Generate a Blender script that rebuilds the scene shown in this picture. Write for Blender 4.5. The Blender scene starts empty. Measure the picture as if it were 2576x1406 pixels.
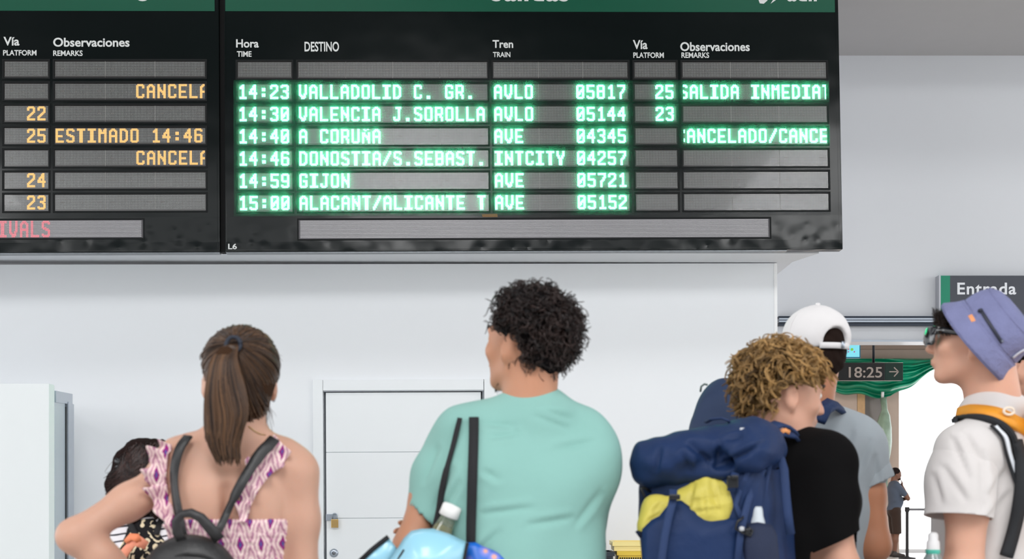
import bpy, bmesh, math, random
import numpy as np
from mathutils import Vector, Matrix, Euler

# ------------------------------------------------------------------ camera, sky, light, exposure
F, CX, CY, CAMZ = 3577.8, 1288.0, 1231.0, 1.34      # focal length and principal point for a 2576 x 1406 frame
sc = bpy.context.scene
COL = sc.collection
cam = bpy.data.cameras.new('camera')
cam.lens = 50.0; cam.sensor_width = 36.0; cam.shift_y = (CY - 703.0) / 2576.0
cam.clip_end = 400
cam.dof.use_dof = True; cam.dof.focus_distance = 9.6; cam.dof.aperture_fstop = 5.6
camo = bpy.data.objects.new('camera', cam); COL.objects.link(camo)
camo.location = (0, 0, CAMZ); camo.rotation_euler = (math.pi/2, 0, 0)
sc.camera = camo
sc.view_settings.view_transform = 'Standard'; sc.view_settings.look = 'None'
sc.view_settings.gamma = 1.0; sc.view_settings.exposure = 0.05
sc.view_settings.use_curve_mapping = False

world = bpy.data.worlds.new('overcast_sky'); sc.world = world; world.use_nodes = True
wn = world.node_tree.nodes; wl = world.node_tree.links
bg = wn['Background']; bg.inputs[0].default_value = (0.97, 0.985, 1.0, 1); bg.inputs[1].default_value = 2.9

def area(name, loc, target, sx, sy, power, col=(1, 1, 1)):
    l = bpy.data.lights.new(name, 'AREA'); l.shape = 'RECTANGLE'; l.size = sx; l.size_y = sy
    l.energy = power; l.color = col
    o = bpy.data.objects.new(name, l); COL.objects.link(o); o.location = loc
    d = Vector(target) - Vector(loc)
    o.rotation_euler = d.to_track_quat('-Z', 'Y').to_euler()
    return o
# daylight strips in the hall's roof, above and behind the people; the boards mirror them
area('skylight_lamp', (-0.6, -3.0, 7.45), (-0.6, -2.99, 0), 2.6, 5.0, 470)
area('skylight_lamp', (5.9, -3.0, 7.45), (5.9, -2.99, 0), 1.8, 5.0, 360)
area('skylight_lamp', (-8.6, -3.0, 7.45), (-8.6, -2.99, 0), 1.8, 5.0, 360)

area('wall_fill', (-3.4, 6.4, 7.45), (-3.4, 6.9, 0), 5.0, 1.4, 100)  # pair of unseen fill lights added to brighten the back wall
area('wall_fill', (4.4, 6.4, 7.45), (4.4, 6.9, 0), 5.0, 1.4, 100)
area('passage_fill', (5.5, 19.5, 4.35), (5.5, 19.51, 0), 2.0, 10, 800, (1, .96, .92))  # added fill light, lightens the passage interior

# ------------------------------------------------------------------ small tools
def lin(c):
    return tuple((x/255/12.92 if x/255 <= 0.04045 else ((x/255+0.055)/1.055)**2.4) for x in c)

def mat(name, rgb, rough=0.6, metal=0.0, var=0.04, vscale=6.0, bump=0.0, bscale=60.0, spec=0.5,
        sss=0.0, coat=0.0, emit=None, estr=1.0, trans=0.0, sheen=0.0):
    m = bpy.data.materials.new(name); m.use_nodes = True
    nt = m.node_tree; n = nt.nodes; l = nt.links; b = n['Principled BSDF']
    c = lin(rgb)
    tc = n.new('ShaderNodeTexCoord'); no = n.new('ShaderNodeTexNoise')
    no.inputs['Scale'].default_value = vscale; no.inputs['Detail'].default_value = 3
    l.new(tc.outputs['Object'], no.inputs['Vector'])
    mx = n.new('ShaderNodeMix'); mx.data_type = 'RGBA'
    mx.inputs[6].default_value = (*[x*(1-var) for x in c], 1)
    mx.inputs[7].default_value = (*[min(1, x*(1+var)) for x in c], 1)
    l.new(no.outputs[0], mx.inputs[0]); l.new(mx.outputs[2], b.inputs['Base Color'])
    b.inputs['Roughness'].default_value = rough; b.inputs['Metallic'].default_value = metal
    b.inputs['Specular IOR Level'].default_value = spec
    if sss:
        b.inputs['Subsurface Weight'].default_value = sss
        b.inputs['Subsurface Radius'].default_value = (1.0, 0.35, 0.2)
        b.inputs['Subsurface Scale'].default_value = 0.012
    if coat: b.inputs['Coat Weight'].default_value = coat
    if trans: b.inputs['Transmission Weight'].default_value = trans
    if sheen: b.inputs['Sheen Weight'].default_value = sheen
    if emit:
        b.inputs['Emission Color'].default_value = (*emit, 1); b.inputs['Emission Strength'].default_value = estr
    if bump:
        n2 = n.new('ShaderNodeTexNoise'); n2.inputs['Scale'].default_value = bscale; n2.inputs['Detail'].default_value = 4
        l.new(tc.outputs['Object'], n2.inputs['Vector'])
        bp = n.new('ShaderNodeBump'); bp.inputs['Strength'].default_value = bump; bp.inputs['Distance'].default_value = 0.01
        l.new(n2.outputs[0], bp.inputs['Height']); l.new(bp.outputs[0], b.inputs['Normal'])
    return m

def tag(o, label=None, cat=None, group=None, kind=None):
    if label: o['label'] = label
    if cat: o['category'] = cat
    if group: o['group'] = group
    if kind: o['kind'] = kind
    return o

def empty(name, loc, label=None, cat=None, group=None):
    o = bpy.data.objects.new(name, None); COL.objects.link(o); o.location = loc; o.empty_display_size = 0.1
    o.matrix_world = Matrix.Translation(loc)
    return tag(o, label, cat, group)

def link(name, me, material=None, parent=None, M=None):
    """one mesh object; M is its world matrix, kept when parented"""
    o = bpy.data.objects.new(name, me); COL.objects.link(o)
    if material: me.materials.append(material)
    M = M.copy() if M else Matrix.Identity(4)
    if parent:
        o.parent = parent
        o.matrix_basis = parent.get('_w', None) and M or (WM(parent).inverted() @ M)
    else:
        o.matrix_basis = M
    return o
def WM(o):
    m = o.matrix_basis.copy()
    p = o.parent
    while p:
        m = p.matrix_basis @ m; p = p.parent
    return m

class MB:
    """collects shapes into ONE mesh"""
    def __init__(s): s.v = []; s.f = []; s.sm = []
    def add(s, v, f, smooth=False):
        n = len(s.v); s.v += [tuple(p) for p in v]; s.f += [tuple(i+n for i in q) for q in f]; s.sm += [smooth]*len(f)
        return s
    def box(s, a, b, bev=0.0):
        x0, y0, z0 = a; x1, y1, z1 = b
        if bev <= 0:
            v = [(x0,y0,z0),(x1,y0,z0),(x1,y1,z0),(x0,y1,z0),(x0,y0,z1),(x1,y0,z1),(x1,y1,z1),(x0,y1,z1)]
            return s.add(v, [(0,3,2,1),(4,5,6,7),(0,1,5,4),(1,2,6,5),(2,3,7,6),(3,0,4,7)])
        bm = bmesh.new(); bmesh.ops.create_cube(bm, size=1)
        for p in bm.verts:
            p.co = Vector(((x0+x1)/2+p.co.x*(x1-x0), (y0+y1)/2+p.co.y*(y1-y0), (z0+z1)/2+p.co.z*(z1-z0)))
        bmesh.ops.bevel(bm, geom=bm.edges[:], offset=bev, segments=2, affect='EDGES', profile=0.6)
        s.bm(bm); return s
    def bm(s, bm, smooth=False):
        bm.verts.index_update()
        s.add([tuple(v.co) for v in bm.verts], [tuple(v.index for v in f.verts) for f in bm.faces], smooth)
        bm.free()
    def prism(s, poly, y0, y1, axis='y'):
        """polygon of (x,z) extruded from y0 to y1 (axis y) or (x,y) extruded along z"""
        n = len(poly)
        if axis == 'y': v = [(p[0], y0, p[1]) for p in poly] + [(p[0], y1, p[1]) for p in poly]
        else: v = [(p[0], p[1], y0) for p in poly] + [(p[0], p[1], y1) for p in poly]
        f = [tuple(range(n)), tuple(range(2*n-1, n-1, -1))]
        f += [(i, i+n, (i+1) % n+n, (i+1) % n) for i in range(n)]
        return s.add(v, f)
    def cyl(s, a, b, r0, r1=None, n=16, caps=True, smooth=True):
        r1 = r0 if r1 is None else r1
        return s.tube([a, b], [r0, r1], n, caps, smooth)
    def tube(s, pts, r, n=10, caps=True, smooth=True, flat=1.0, up=None):
        pts = [Vector(p) for p in pts]
        if not hasattr(r, '__len__'): r = [r]*len(pts)
        base = len(s.v); vv = []; prev = None
        for i, p in enumerate(pts):
            t = (pts[min(i+1, len(pts)-1)] - pts[max(i-1, 0)]).normalized()
            if up is not None: a = t.cross(Vector(up))
            elif prev is None: a = t.cross(Vector((0.1, 0.2, 1) if abs(t.z) < .9 else (1, 0.1, 0)))
            else: a = prev - t*prev.dot(t)
            if a.length < 1e-6: a = Vector((1, 0, 0))
            a.normalize(); prev = a; b = t.cross(a)
            for k in range(n):
                an = 2*math.pi*k/n
                vv.append(p + a*math.cos(an)*r[i] + b*math.sin(an)*r[i]*flat)
        ff = []
        for i in range(len(pts)-1):
            for k in range(n):
                ff.append((i*n+k, i*n+(k+1) % n, (i+1)*n+(k+1) % n, (i+1)*n+k))
        s.add(vv, ff, smooth)
        if caps:
            s.f.append(tuple(base+k for k in range(n-1, -1, -1))); s.sm.append(False)
            s.f.append(tuple(base+(len(pts)-1)*n+k for k in range(n))); s.sm.append(False)
        return s
    def lathe(s, prof, c=(0, 0, 0), ax=None, n=24, smooth=True):
        """prof: (r, z) pairs along axis ax (unit Vector) from c"""
        ax = Vector((0, 0, 1) if ax is None else ax).normalized()
        a = ax.orthogonal().normalized(); b = ax.cross(a); c = Vector(c); vv = []; ff = []
        for r, z in prof:
            for k in range(n):
                an = 2*math.pi*k/n; vv.append(c + ax*z + (a*math.cos(an)+b*math.sin(an))*max(r, 1e-5))
        for i in range(len(prof)-1):
            for k in range(n): ff.append((i*n+k, i*n+(k+1) % n, (i+1)*n+(k+1) % n, (i+1)*n+k))
        return s.add(vv, ff, smooth)
    def ribbon(s, pts, w, normal, th=0.003, smooth=True):
        """flat strap through pts; normal: outward Vector or list; w: half width or list"""
        pts = [Vector(p) for p in pts]; N = len(pts); vv = []
        for i, p in enumerate(pts):
            t = (pts[min(i+1, N-1)] - pts[max(i-1, 0)]).normalized()
            nn = Vector(normal[i] if np.ndim(normal) == 2 else normal)
            nn = (nn - t*nn.dot(t)).normalized(); sd = t.cross(nn)
            ww = w[i] if hasattr(w, '__len__') else w
            for q in (p - sd*ww, p - sd*ww*0.9 + nn*th, p + sd*ww*0.9 + nn*th, p + sd*ww, p + sd*ww*0.9 - nn*th*.5, p - sd*ww*0.9 - nn*th*.5): vv.append(q)
        ff = []
        for i in range(N-1):
            for k in range(6): ff.append((i*6+k, i*6+(k+1) % 6, (i+1)*6+(k+1) % 6, (i+1)*6+k))
        ff.append(tuple(range(5, -1, -1))); ff.append(tuple((N-1)*6+k for k in range(6)))
        return s.add(vv, ff, smooth)
    def mesh(s, name):
        me = bpy.data.meshes.new(name); me.from_pydata(s.v, [], s.f); me.polygons.foreach_set('use_smooth', s.sm); me.update()
        bm = bmesh.new(); bm.from_mesh(me); bmesh.ops.recalc_face_normals(bm, faces=bm.faces[:]); bm.to_mesh(me); bm.free()
        return me
    def build(s, name, material, parent=None, M=None): return link(name, s.mesh(name), material, parent, M)

def np_mesh(name, V, Fa, smooth=True):
    """fast mesh from numpy arrays; Fa is (n,3) or (n,4)"""
    me = bpy.data.meshes.new(name); V = np.asarray(V, np.float32); Fa = np.asarray(Fa, np.int32)
    k = Fa.shape[1]; me.vertices.add(len(V)); me.vertices.foreach_set('co', V.ravel())
    me.loops.add(Fa.size); me.loops.foreach_set('vertex_index', Fa.ravel())
    me.polygons.add(len(Fa)); me.polygons.foreach_set('loop_start', np.arange(0, Fa.size, k, dtype=np.int32))
    me.polygons.foreach_set('loop_total', np.full(len(Fa), k, np.int32))
    me.polygons.foreach_set('use_smooth', np.full(len(Fa), smooth)); me.update(calc_edges=True); me.validate()
    return me

def P(px, py, Y):
    """the point at depth Y that the photograph shows at (px, py)"""
    return Vector(((px-CX)/F*Y, Y, CAMZ + (CY-py)/F*Y))
def rot(y, t=0, r=0):
    return (Matrix.Rotation(math.radians(y), 3, 'Z') @ Matrix.Rotation(math.radians(t), 3, 'X') @ Matrix.Rotation(math.radians(r), 3, 'Y'))
class Plane:
    """an upright surface with its own axes: u right, n away, v up"""
    def __init__(s, o, R): s.o = Vector(o); s.R = R; s.M = Matrix.Translation(s.o) @ R.to_4x4()
    def uv(s, px, py, n=0.0):
        d = s.R.transposed() @ Vector(((px-CX)/F, 1, (CY-py)/F)); c = s.R.transposed() @ (Vector((0, 0, CAMZ)) - s.o)
        t = (n - c.y) / d.y
        return c.x + d.x*t, c.z + d.z*t
    def rect(s, x0, y0, x1, y1, n=0.0):
        a = s.uv(x0, y0, n); b = s.uv(x1, y1, n)
        return min(a[0], b[0]), min(a[1], b[1]), max(a[0], b[0]), max(a[1], b[1])

def text(name, body, rect, n, M, material, parent, bold=0.0, depth=0.002, shear=0.0, space=1.0):
    """lettering fitted into rect (u0,v0,u1,v1) standing proud of a plane at n"""
    cu = bpy.data.curves.new(name, 'FONT'); cu.body = body; cu.size = 1.0; cu.offset = bold; cu.extrude = 0.01
    cu.shear = shear; cu.space_character = space; cu.resolution_u = 4
    t = bpy.data.objects.new(name, cu); COL.objects.link(t)
    dg = bpy.context.evaluated_depsgraph_get(); me = bpy.data.meshes.new_from_object(t.evaluated_get(dg))
    bpy.data.objects.remove(t); bpy.data.curves.remove(cu)
    co = np.empty(len(me.vertices)*3); me.vertices.foreach_get('co', co); co = co.reshape(-1, 3)
    mn = co.min(0); mxx = co.max(0); sz = mxx - mn
    out = np.empty_like(co)
    out[:, 0] = rect[0] + (co[:, 0]-mn[0])/sz[0]*(rect[2]-rect[0])
    out[:, 2] = rect[1] + (co[:, 1]-mn[1])/sz[1]*(rect[3]-rect[1])
    out[:, 1] = n - (co[:, 2]-mn[2])/sz[2]*depth
    me.vertices.foreach_set('co', out.ravel()); me.update(); me.name = name
    for p in me.polygons: p.use_smooth = False
    return link(name, me, material, parent, M)

random.seed(4); rng = np.random.default_rng(4)
# ------------------------------------------------------------------ materials of the setting
M_wall = mat('white_wall_paint', (241, 243, 246), 0.75, var=0.015, vscale=0.7, bump=0.03, bscale=25)
M_wall2 = mat('grey_white_wall_paint', (217, 219, 223), 0.75, var=0.015, vscale=0.6, bump=0.03, bscale=25)
M_ceil = mat('ceiling_paint', (178, 176, 176), 0.9, var=0.02)
M_floor = mat('polished_stone_floor', (196, 194, 192), 0.3, var=0.05, vscale=3, bump=0.01)
M_door = mat('white_door_lacquer', (240, 243, 245), 0.45, var=0.01)
M_dark = mat('dark_gap', (25, 27, 30), 0.8)
M_alu = mat('brushed_aluminium', (176, 184, 194), 0.32, metal=0.85, var=0.05, vscale=20)
M_alud = mat('dark_anodised_aluminium', (60, 66, 76), 0.4, metal=0.6, var=0.05)
M_beige = mat('beige_passage_wall', (190, 172, 160), 0.8, var=0.03)
M_brown = mat('taupe_passage_beam', (150, 135, 125), 0.8, var=0.04)
M_wood = mat('pale_oak_post', (196, 160, 118), 0.55, var=0.15, vscale=14)

def structure(name, mb, m, M=None, parent=None):
    return tag(mb.build(name, m, parent, M), kind='structure' if not parent else None)

# floor of the hall and of the passage, big stone tiles with recessed joints in the material-free geometry
fl = structure('floor', MB().box((-14, -9, -0.2), (14, 32, -0.004)), mat('floor_joint', (120, 118, 116), 0.8))
Tn = 0
tile_me = MB().box((-0.996, -0.996, -0.0035), (0.996, 0.996, 0.0), 0).mesh('tile'); tile_me.materials.append(M_floor)
for iy in range(10):
    for ix in range(3):
        o = bpy.data.objects.new('floor_tile', tile_me); COL.objects.link(o); o.parent = fl
        o.location = (4.0+2*ix + (0.0), 13.0+iy*2-2, 0.0)
structure('floor', MB().box((-14, -9, -0.003), (2.99, 12.0, 0.0)).box((2.99, -9, -0.003), (14, 9.99, 0.0)), M_floor, None, fl).name = 'floor_slab'
structure('floor', MB().box((-30, 32.0, -0.2), (60, 95, 0.0)), mat('pale_forecourt_paving', (236, 234, 232), .6, var=.03)).name = 'floor_forecourt'

# back wall, slightly turned as in the photograph
RW = rot(1.2, 0, -0.3)
WP = Plane((0, 10.84, 0), RW)
zt = WP.uv(1500, 663)[1]
xr = WP.uv(1951, 700)[0]
dl, dtop, dr = WP.uv(787, 957)[0], WP.uv(1000, 955)[1], WP.uv(1250, 957)[0]
mb = MB().box((-9, 0, 0), (dl, 0.25, zt)).box((dr, 0, 0), (xr, 0.25, zt)).box((dl, 0, dtop), (dr, 0.25, zt))
structure('wall_back', mb, M_wall, WP.M)
structure('trim_1', MB().box((xr-0.012, -0.006, 0), (xr+0.012, 0.04, zt), 0.003), mat('white_corner_bead', (252, 252, 252), 0.3, var=0.0), WP.M)
# bulkhead over it, the departure boards hang on its face
uz = 3.075
bh = MB().prism([(-9, 10.45), (2.255, 10.45), (2.14, 10.86), (2.14, 12.02), (-9, 12.02)], uz, 5.0, 'z')
structure('wall_bulkhead', bh, M_wall2)
# right wall farther back with the entrance opening
YR = 12.0
def RX(px): return (px-CX)/F*YR
def RZ(py): return CAMZ+(CY-py)/F*YR
hz = RZ(797)
structure('wall_right', MB().box((2.0, YR, hz), (12, YR+0.3, 5.0)).box((9.5, YR, 0), (12, YR+0.3, hz)).box((1.9, YR, 0), (2.2, YR+0.3, hz)), M_wall2)
structure('ceiling', MB().box((-9, 10.62, 5.0), (12, 12.3, 5.3)), M_ceil)
structure('wall_fascia', MB().box((-14, 10.48, 5.0), (14, 10.62, 8.2)), M_wall2)
# high ceiling of the main hall
structure('ceiling', MB().box((-14, -4, 7.6), (14, 10.48, 7.9)), mat('hall_ceiling', (74, 76, 80), 0.9, var=0.03)).name = 'ceiling_hall'
structure('wall_left', MB().box((-14.2, -9, 0), (-14, 12, 0.9)).box((-14.2, -9, 6.2), (-14, 12, 7.6)), M_wall2)
structure('wall_east', MB().box((14, -9, 0), (14.2, 12, 0.9)).box((14, -9, 6.2), (14.2, 12, 7.6)), M_wall2)
structure('wall_light_block', MB().box((-14, -9.2, 0), (14, -9, 7.6)), mat('light_block_grey', (120, 122, 126), .8))  # unseen wall added to cut the flat sky light from behind
# entrance header: aluminium rail with dark grooves, pale lintel panel
hd = tag(empty('entrance_header', (4.5, YR, hz-0.3)), kind='structure')
def RB(x0, y0, x1, y1, d0, d1): return (RX(x0), YR-d0, RZ(y1)), (RX(x1), YR-d1, RZ(y0))
X0, X1 = 1956, 4300
MB().box(*RB(X0, 797, X1, 803, .06, 0)).build('rail_dark_top', M_alud, hd)
MB().box(*RB(X0, 803, X1, 813, .08, 0)).build('rail', M_alu, hd)
MB().box(*RB(X0, 807.0, X1, 808.6, .083, .07)).build('rail_groove', M_alud, hd)
MB().box(*RB(X0, 813, X1, 821, .05, 0)).build('rail_dark_bottom', M_alud, hd)
MB().box(*RB(X0, 821, X1, 856, .0, -.25)).build('lintel_panel', mat('lintel_paint', (205, 207, 211), 0.5, var=0.02), hd)
MB().box(*RB(X0, 856, X1, 860, .02, -.27)).build('lintel_edge', M_alu, hd)

# ------------------------------------------------------------------ door in the back wall
dz1 = WP.uv(1000, 986)[1]; ll = WP.uv(819, 1000)[0]; lr = WP.uv(1211, 1000)[0]
door = tag(empty('door_1', WP.M @ Vector(((dl+dr)/2, 0, 0))), kind='structure')
jl = WP.uv(813, 1000)[0]; jr = WP.uv(1217, 1000)[0]
MB().box((dl+.002, -0.028, 0), (jl-.001, 0.06, dtop), 0.003).build('door_jamb', M_door, door, WP.M)
MB().box((jr+.003, -0.028, 0), (dr-.002, 0.06, dtop), 0.003).build('door_jamb', M_door, door, WP.M)
MB().box((jl+.001, -0.024, dz1+.012), (jr-.001, 0.06, dtop), 0.003).build('door_lintel', M_door, door, WP.M)
MB().box((jl, 0.05, 0), (jr+.003, 0.2, dtop-.01)).build('door_rebate', mat('rebate_grey', (128, 132, 138), .7), door, WP.M)
MB().box((jr-.010, -0.006, 0), (jr+.001, 0.06, dz1+.012)).build('door_stop', mat('door_stop_grey', (150, 154, 160), .5), door, WP.M)
MB().box((jl, -0.016, dz1+.004), (jr, 0.055, dz1+.0135)).build('door_stop', mat('door_seal_grey', (176, 180, 186), .5), door, WP.M)
g1 = WP.uv(1000, 1137)[1]; g2 = WP.uv(1000, 1303)[1]
zs = [0.01, 0.48, g2-(g1-g2), g2, g1, dz1]
zs = [0.01, max(0.05, g2-(g1-g2)), g2, g1, dz1]
for a, b in zip(zs[:-1], zs[1:]):
    MB().box((ll+.001, 0.004, a+.0022), (lr-.004, 0.045, b-.0022), 0.003).build('door_panel', M_door, door, WP.M)
MB().box((ll+.003, 0.012, 0.01), (lr-.006, 0.044, dz1-.004)).build('door_core', mat('door_groove', (205, 209, 213), .6), door, WP.M)
# lock cylinder
u, v = WP.uv(840, 1391)
MB().lathe([(0, -.012), (.02, -.012), (.031, -.006), (.033, 0.004)], WP.M @ Vector((u, 0, v)), WP.R @ Vector((0, 1, 0))).build('lock_rosette', M_alu, door)
MB().lathe([(0, -.02), (.012, -.02), (.013, -.012)], WP.M @ Vector((u, 0, v)), WP.R @ Vector((0, 1, 0))).build('lock_cylinder', mat('lock_core', (120, 122, 128), .3, .9), door)
u0, v0, u1, v1 = WP.rect(820, 1293, 846, 1309)
MB().box((u0, -0.008, v0), (u1, 0.005, v1), .002).build('hasp', M_alu, door, WP.M)
uc = u1-.004
MB().cyl((uc-.004, -.03, (v0+v1)/2), (uc-.004, -.005, (v0+v1)/2), .006).build('hasp_staple', M_alu, door, WP.M)
pk = tag(empty('padlock', WP.M @ Vector((uc, -.02, v0-.04)), 'small brass padlock with steel shackle hanging from the hasp of the white door', 'padlock'))
a0, b0, a1, b1 = WP.rect(834, 1306, 852, 1327)
MB().box((a0, -0.034, b0), (a1, -0.016, b1), .003).build('padlock_body', mat('brass', (206, 172, 112), .3, .9, var=.1, vscale=40), pk, WP.M)
cxm = (a0+a1)/2; rr = (a1-a0)/2-.008
pts = [(cxm-rr, -.025, b1-.002)] + [(cxm-rr*math.cos(t), -.025, b1+.026+rr*math.sin(t)) for t in np.linspace(0, math.pi, 9)] + [(cxm+rr, -.025, b1-.002)]
MB().tube(pts, .0042, 8).build('shackle', M_alu, pk, WP.M)

# ------------------------------------------------------------------ booth at the left edge with an aluminium window frame
YC = 9.0
c0 = P(124, 965, YC); lft = P(-420, 965, YC).x
c1 = P(179, 991, YC*1.0); 
bw = tag(empty('booth', (c0.x-0.6, YC+.3, 0), 'white painted booth corner with aluminium framed window beside the left picture edge', 'booth'))
dirx = 1.0; Yb2 = 10.6
def CB(px, py, Y): return P(px, py, Y)
# side face runs back and to the right from the front corner
A = Vector((c0.x, YC, 0)); zt1 = c0.z
B_ = P(179, 991, 10.2); 
sd = (Vector((B_.x, 10.2, 0)) - A); Lr = sd.length; sdn = sd.normalized(); out = Vector((sdn.y, -sdn.x, 0))
MS = Matrix(((sdn.x, -out.x, 0, A.x), (sdn.y, -out.y, 0, A.y), (0, 0, 1, 0), (0, 0, 0, 1)))
zb1 = B_.z
def tpx(px):
    k = (px-CX)/F; return (k*A.y-A.x)/(sdn.x-k*sdn.y)
q0 = tpx(137)                                                      # white stile, then the window
tl = lambda t: zt1 + (zb1-zt1)*t
MB().box((lft, YC-.006, 0), (c0.x, YC+0.10, zt1), 0.003).build('front_panel', mat('booth_white', (232, 236, 237), .5, var=.01), bw)
M_stile = mat('booth_side_paint', (220, 228, 232), .5, var=.01)
mb = MB(); v = [(0, 0.0, 0), (q0, 0.0, 0), (q0, .02, 0), (0, .02, 0), (0, 0.0, zt1), (q0, 0.0, tl(q0/Lr)), (q0, .02, tl(q0/Lr)), (0, .02, zt1)]
mb.add(v, [(0,3,2,1),(4,5,6,7),(0,1,5,4),(1,2,6,5),(2,3,7,6),(3,0,4,7)]).build('side_stile', M_stile, bw, MS)
wf = MB()
za, zb = tl(q0/Lr)-.03, tl(1.0)
wf.add([(q0, -.01, za-.075), (Lr, -.01, zb-.075), (Lr, .05, zb-.075), (q0, .05, za-.075), (q0, -.01, za), (Lr, -.01, zb), (Lr, .05, zb), (q0, .05, za)], [(0,3,2,1),(4,5,6,7),(0,1,5,4),(1,2,6,5),(2,3,7,6),(3,0,4,7)])
wfo = wf.build('window_frame', M_alu, bw, MS)
MB().box((tpx(166), -.02, 0), (Lr, .06, zb-.074), .004).build('frame_post', M_alu, wfo, MS)
MB().box((q0, .0, 0.02), (tpx(164), .01, za-.05)).build('window_pane', mat('grey_frosted_pane', (170, 182, 192), .25, var=.03), bw, MS)
MB().box((tpx(164), -.004, 0.02), (tpx(166.3), .01, za-.07)).build('pane_gasket', M_dark, wfo, MS)
MB().box((Lr+.001, -.004, 0), (Lr+.05, .05, zb-.0)).build('filler_strip', M_wall, bw, MS)
mb = MB().prism([(lft, YC+.1), (c0.x-.02, YC+.1), (B_.x-.12, 10.2), (B_.x-.25, 10.62), (lft, 10.62)], 0, zt1-.02, 'z')
mb.build('booth_core', M_stile, bw)
# ------------------------------------------------------------------ departure boards
RB_ = rot(2.0137, -1.852, -0.5738)
BP = Plane((0, 10.22, 4.04), RB_)
def board_mat(name, rgb, rough, dents, dscale=9.0):
    m = mat(name, rgb, rough, var=.12, vscale=2.5, spec=.22)
    nt = m.node_tree; n = nt.nodes; l = nt.links; b = n['Principled BSDF']
    tc = n.new('ShaderNodeTexCoord')
    a = n.new('ShaderNodeTexNoise'); a.inputs['Scale'].default_value = 1.6; a.inputs['Detail'].default_value = 2
    c = n.new('ShaderNodeTexVoronoi'); c.inputs['Scale'].default_value = dscale; c.feature = 'SMOOTH_F1'
    l.new(tc.outputs['Object'], a.inputs['Vector']); l.new(tc.outputs['Object'], c.inputs['Vector'])
    # dents only along the bottom edge of the sheet
    sp = n.new('ShaderNodeSeparateXYZ'); l.new(tc.outputs['Object'], sp.inputs[0])
    mr = n.new('ShaderNodeMapRange'); mr.inputs[1].default_value = -0.74; mr.inputs[2].default_value = -0.92
    mr.inputs[3].default_value = 0.0; mr.inputs[4].default_value = dents
    l.new(sp.outputs[2], mr.inputs[0])
    mu = n.new('ShaderNodeMath'); mu.operation = 'MULTIPLY'; l.new(c.outputs[0], mu.inputs[0]); l.new(mr.outputs[0], mu.inputs[1])
    ad = n.new('ShaderNodeMath'); ad.operation = 'ADD'; l.new(a.outputs[0], ad.inputs[0]); l.new(mu.outputs[0], ad.inputs[1])
    bp = n.new('ShaderNodeBump'); bp.inputs['Strength'].default_value = 0.35; bp.inputs['Distance'].default_value = 0.03
    l.new(ad.outputs[0], bp.inputs['Height']); l.new(bp.outputs[0], b.inputs['Normal'])
    return m
M_board = board_mat('black_glossy_board_sheet', (8, 15, 15), 0.17, .5)
M_header = mat('green_header_enamel', (0, 78, 56), 0.35, var=.05, vscale=2, spec=.25)
M_module = mat('dark_display_window', (60, 58, 57), 0.22, var=.1, vscale=5, spec=.7, coat=.22)
M_dot = mat('unlit_diode', (176, 180, 178), 0.4, var=.1, vscale=30)
M_frame = mat('display_bezel', (9, 13, 14), 0.5, var=.1, spec=.2)
M_slat = mat('ticker_slats', (176, 174, 176), 0.35, metal=.3, var=.06, vscale=4)
M_slatb = mat('ticker_ground', (84, 82, 86), 0.4, var=.05)
M_letter = mat('white_vinyl_letters', (212, 214, 212), 0.5, var=.02)
M_edge = mat('worn_edge_metal', (120, 124, 128), 0.3, metal=.8, var=.3, vscale=30)
def led(name, c, s):
    m = bpy.data.materials.new(name); m.use_nodes = True; b = m.node_tree.nodes['Principled BSDF']
    b.inputs['Base Color'].default_value = (.2, .2, .2, 1); b.inputs['Emission Color'].default_value = (*c, 1); b.inputs['Emission Strength'].default_value = s
    return m
M_green = led('green_diode_lit', (0.060, 1.0, 0.42), 16)
M_amber = led('amber_diode_lit', (1.0, 0.47, 0.10), 1.15)
M_red = led('red_diode_lit', (1.0, 0.20, 0.25), 1.1)

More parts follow.
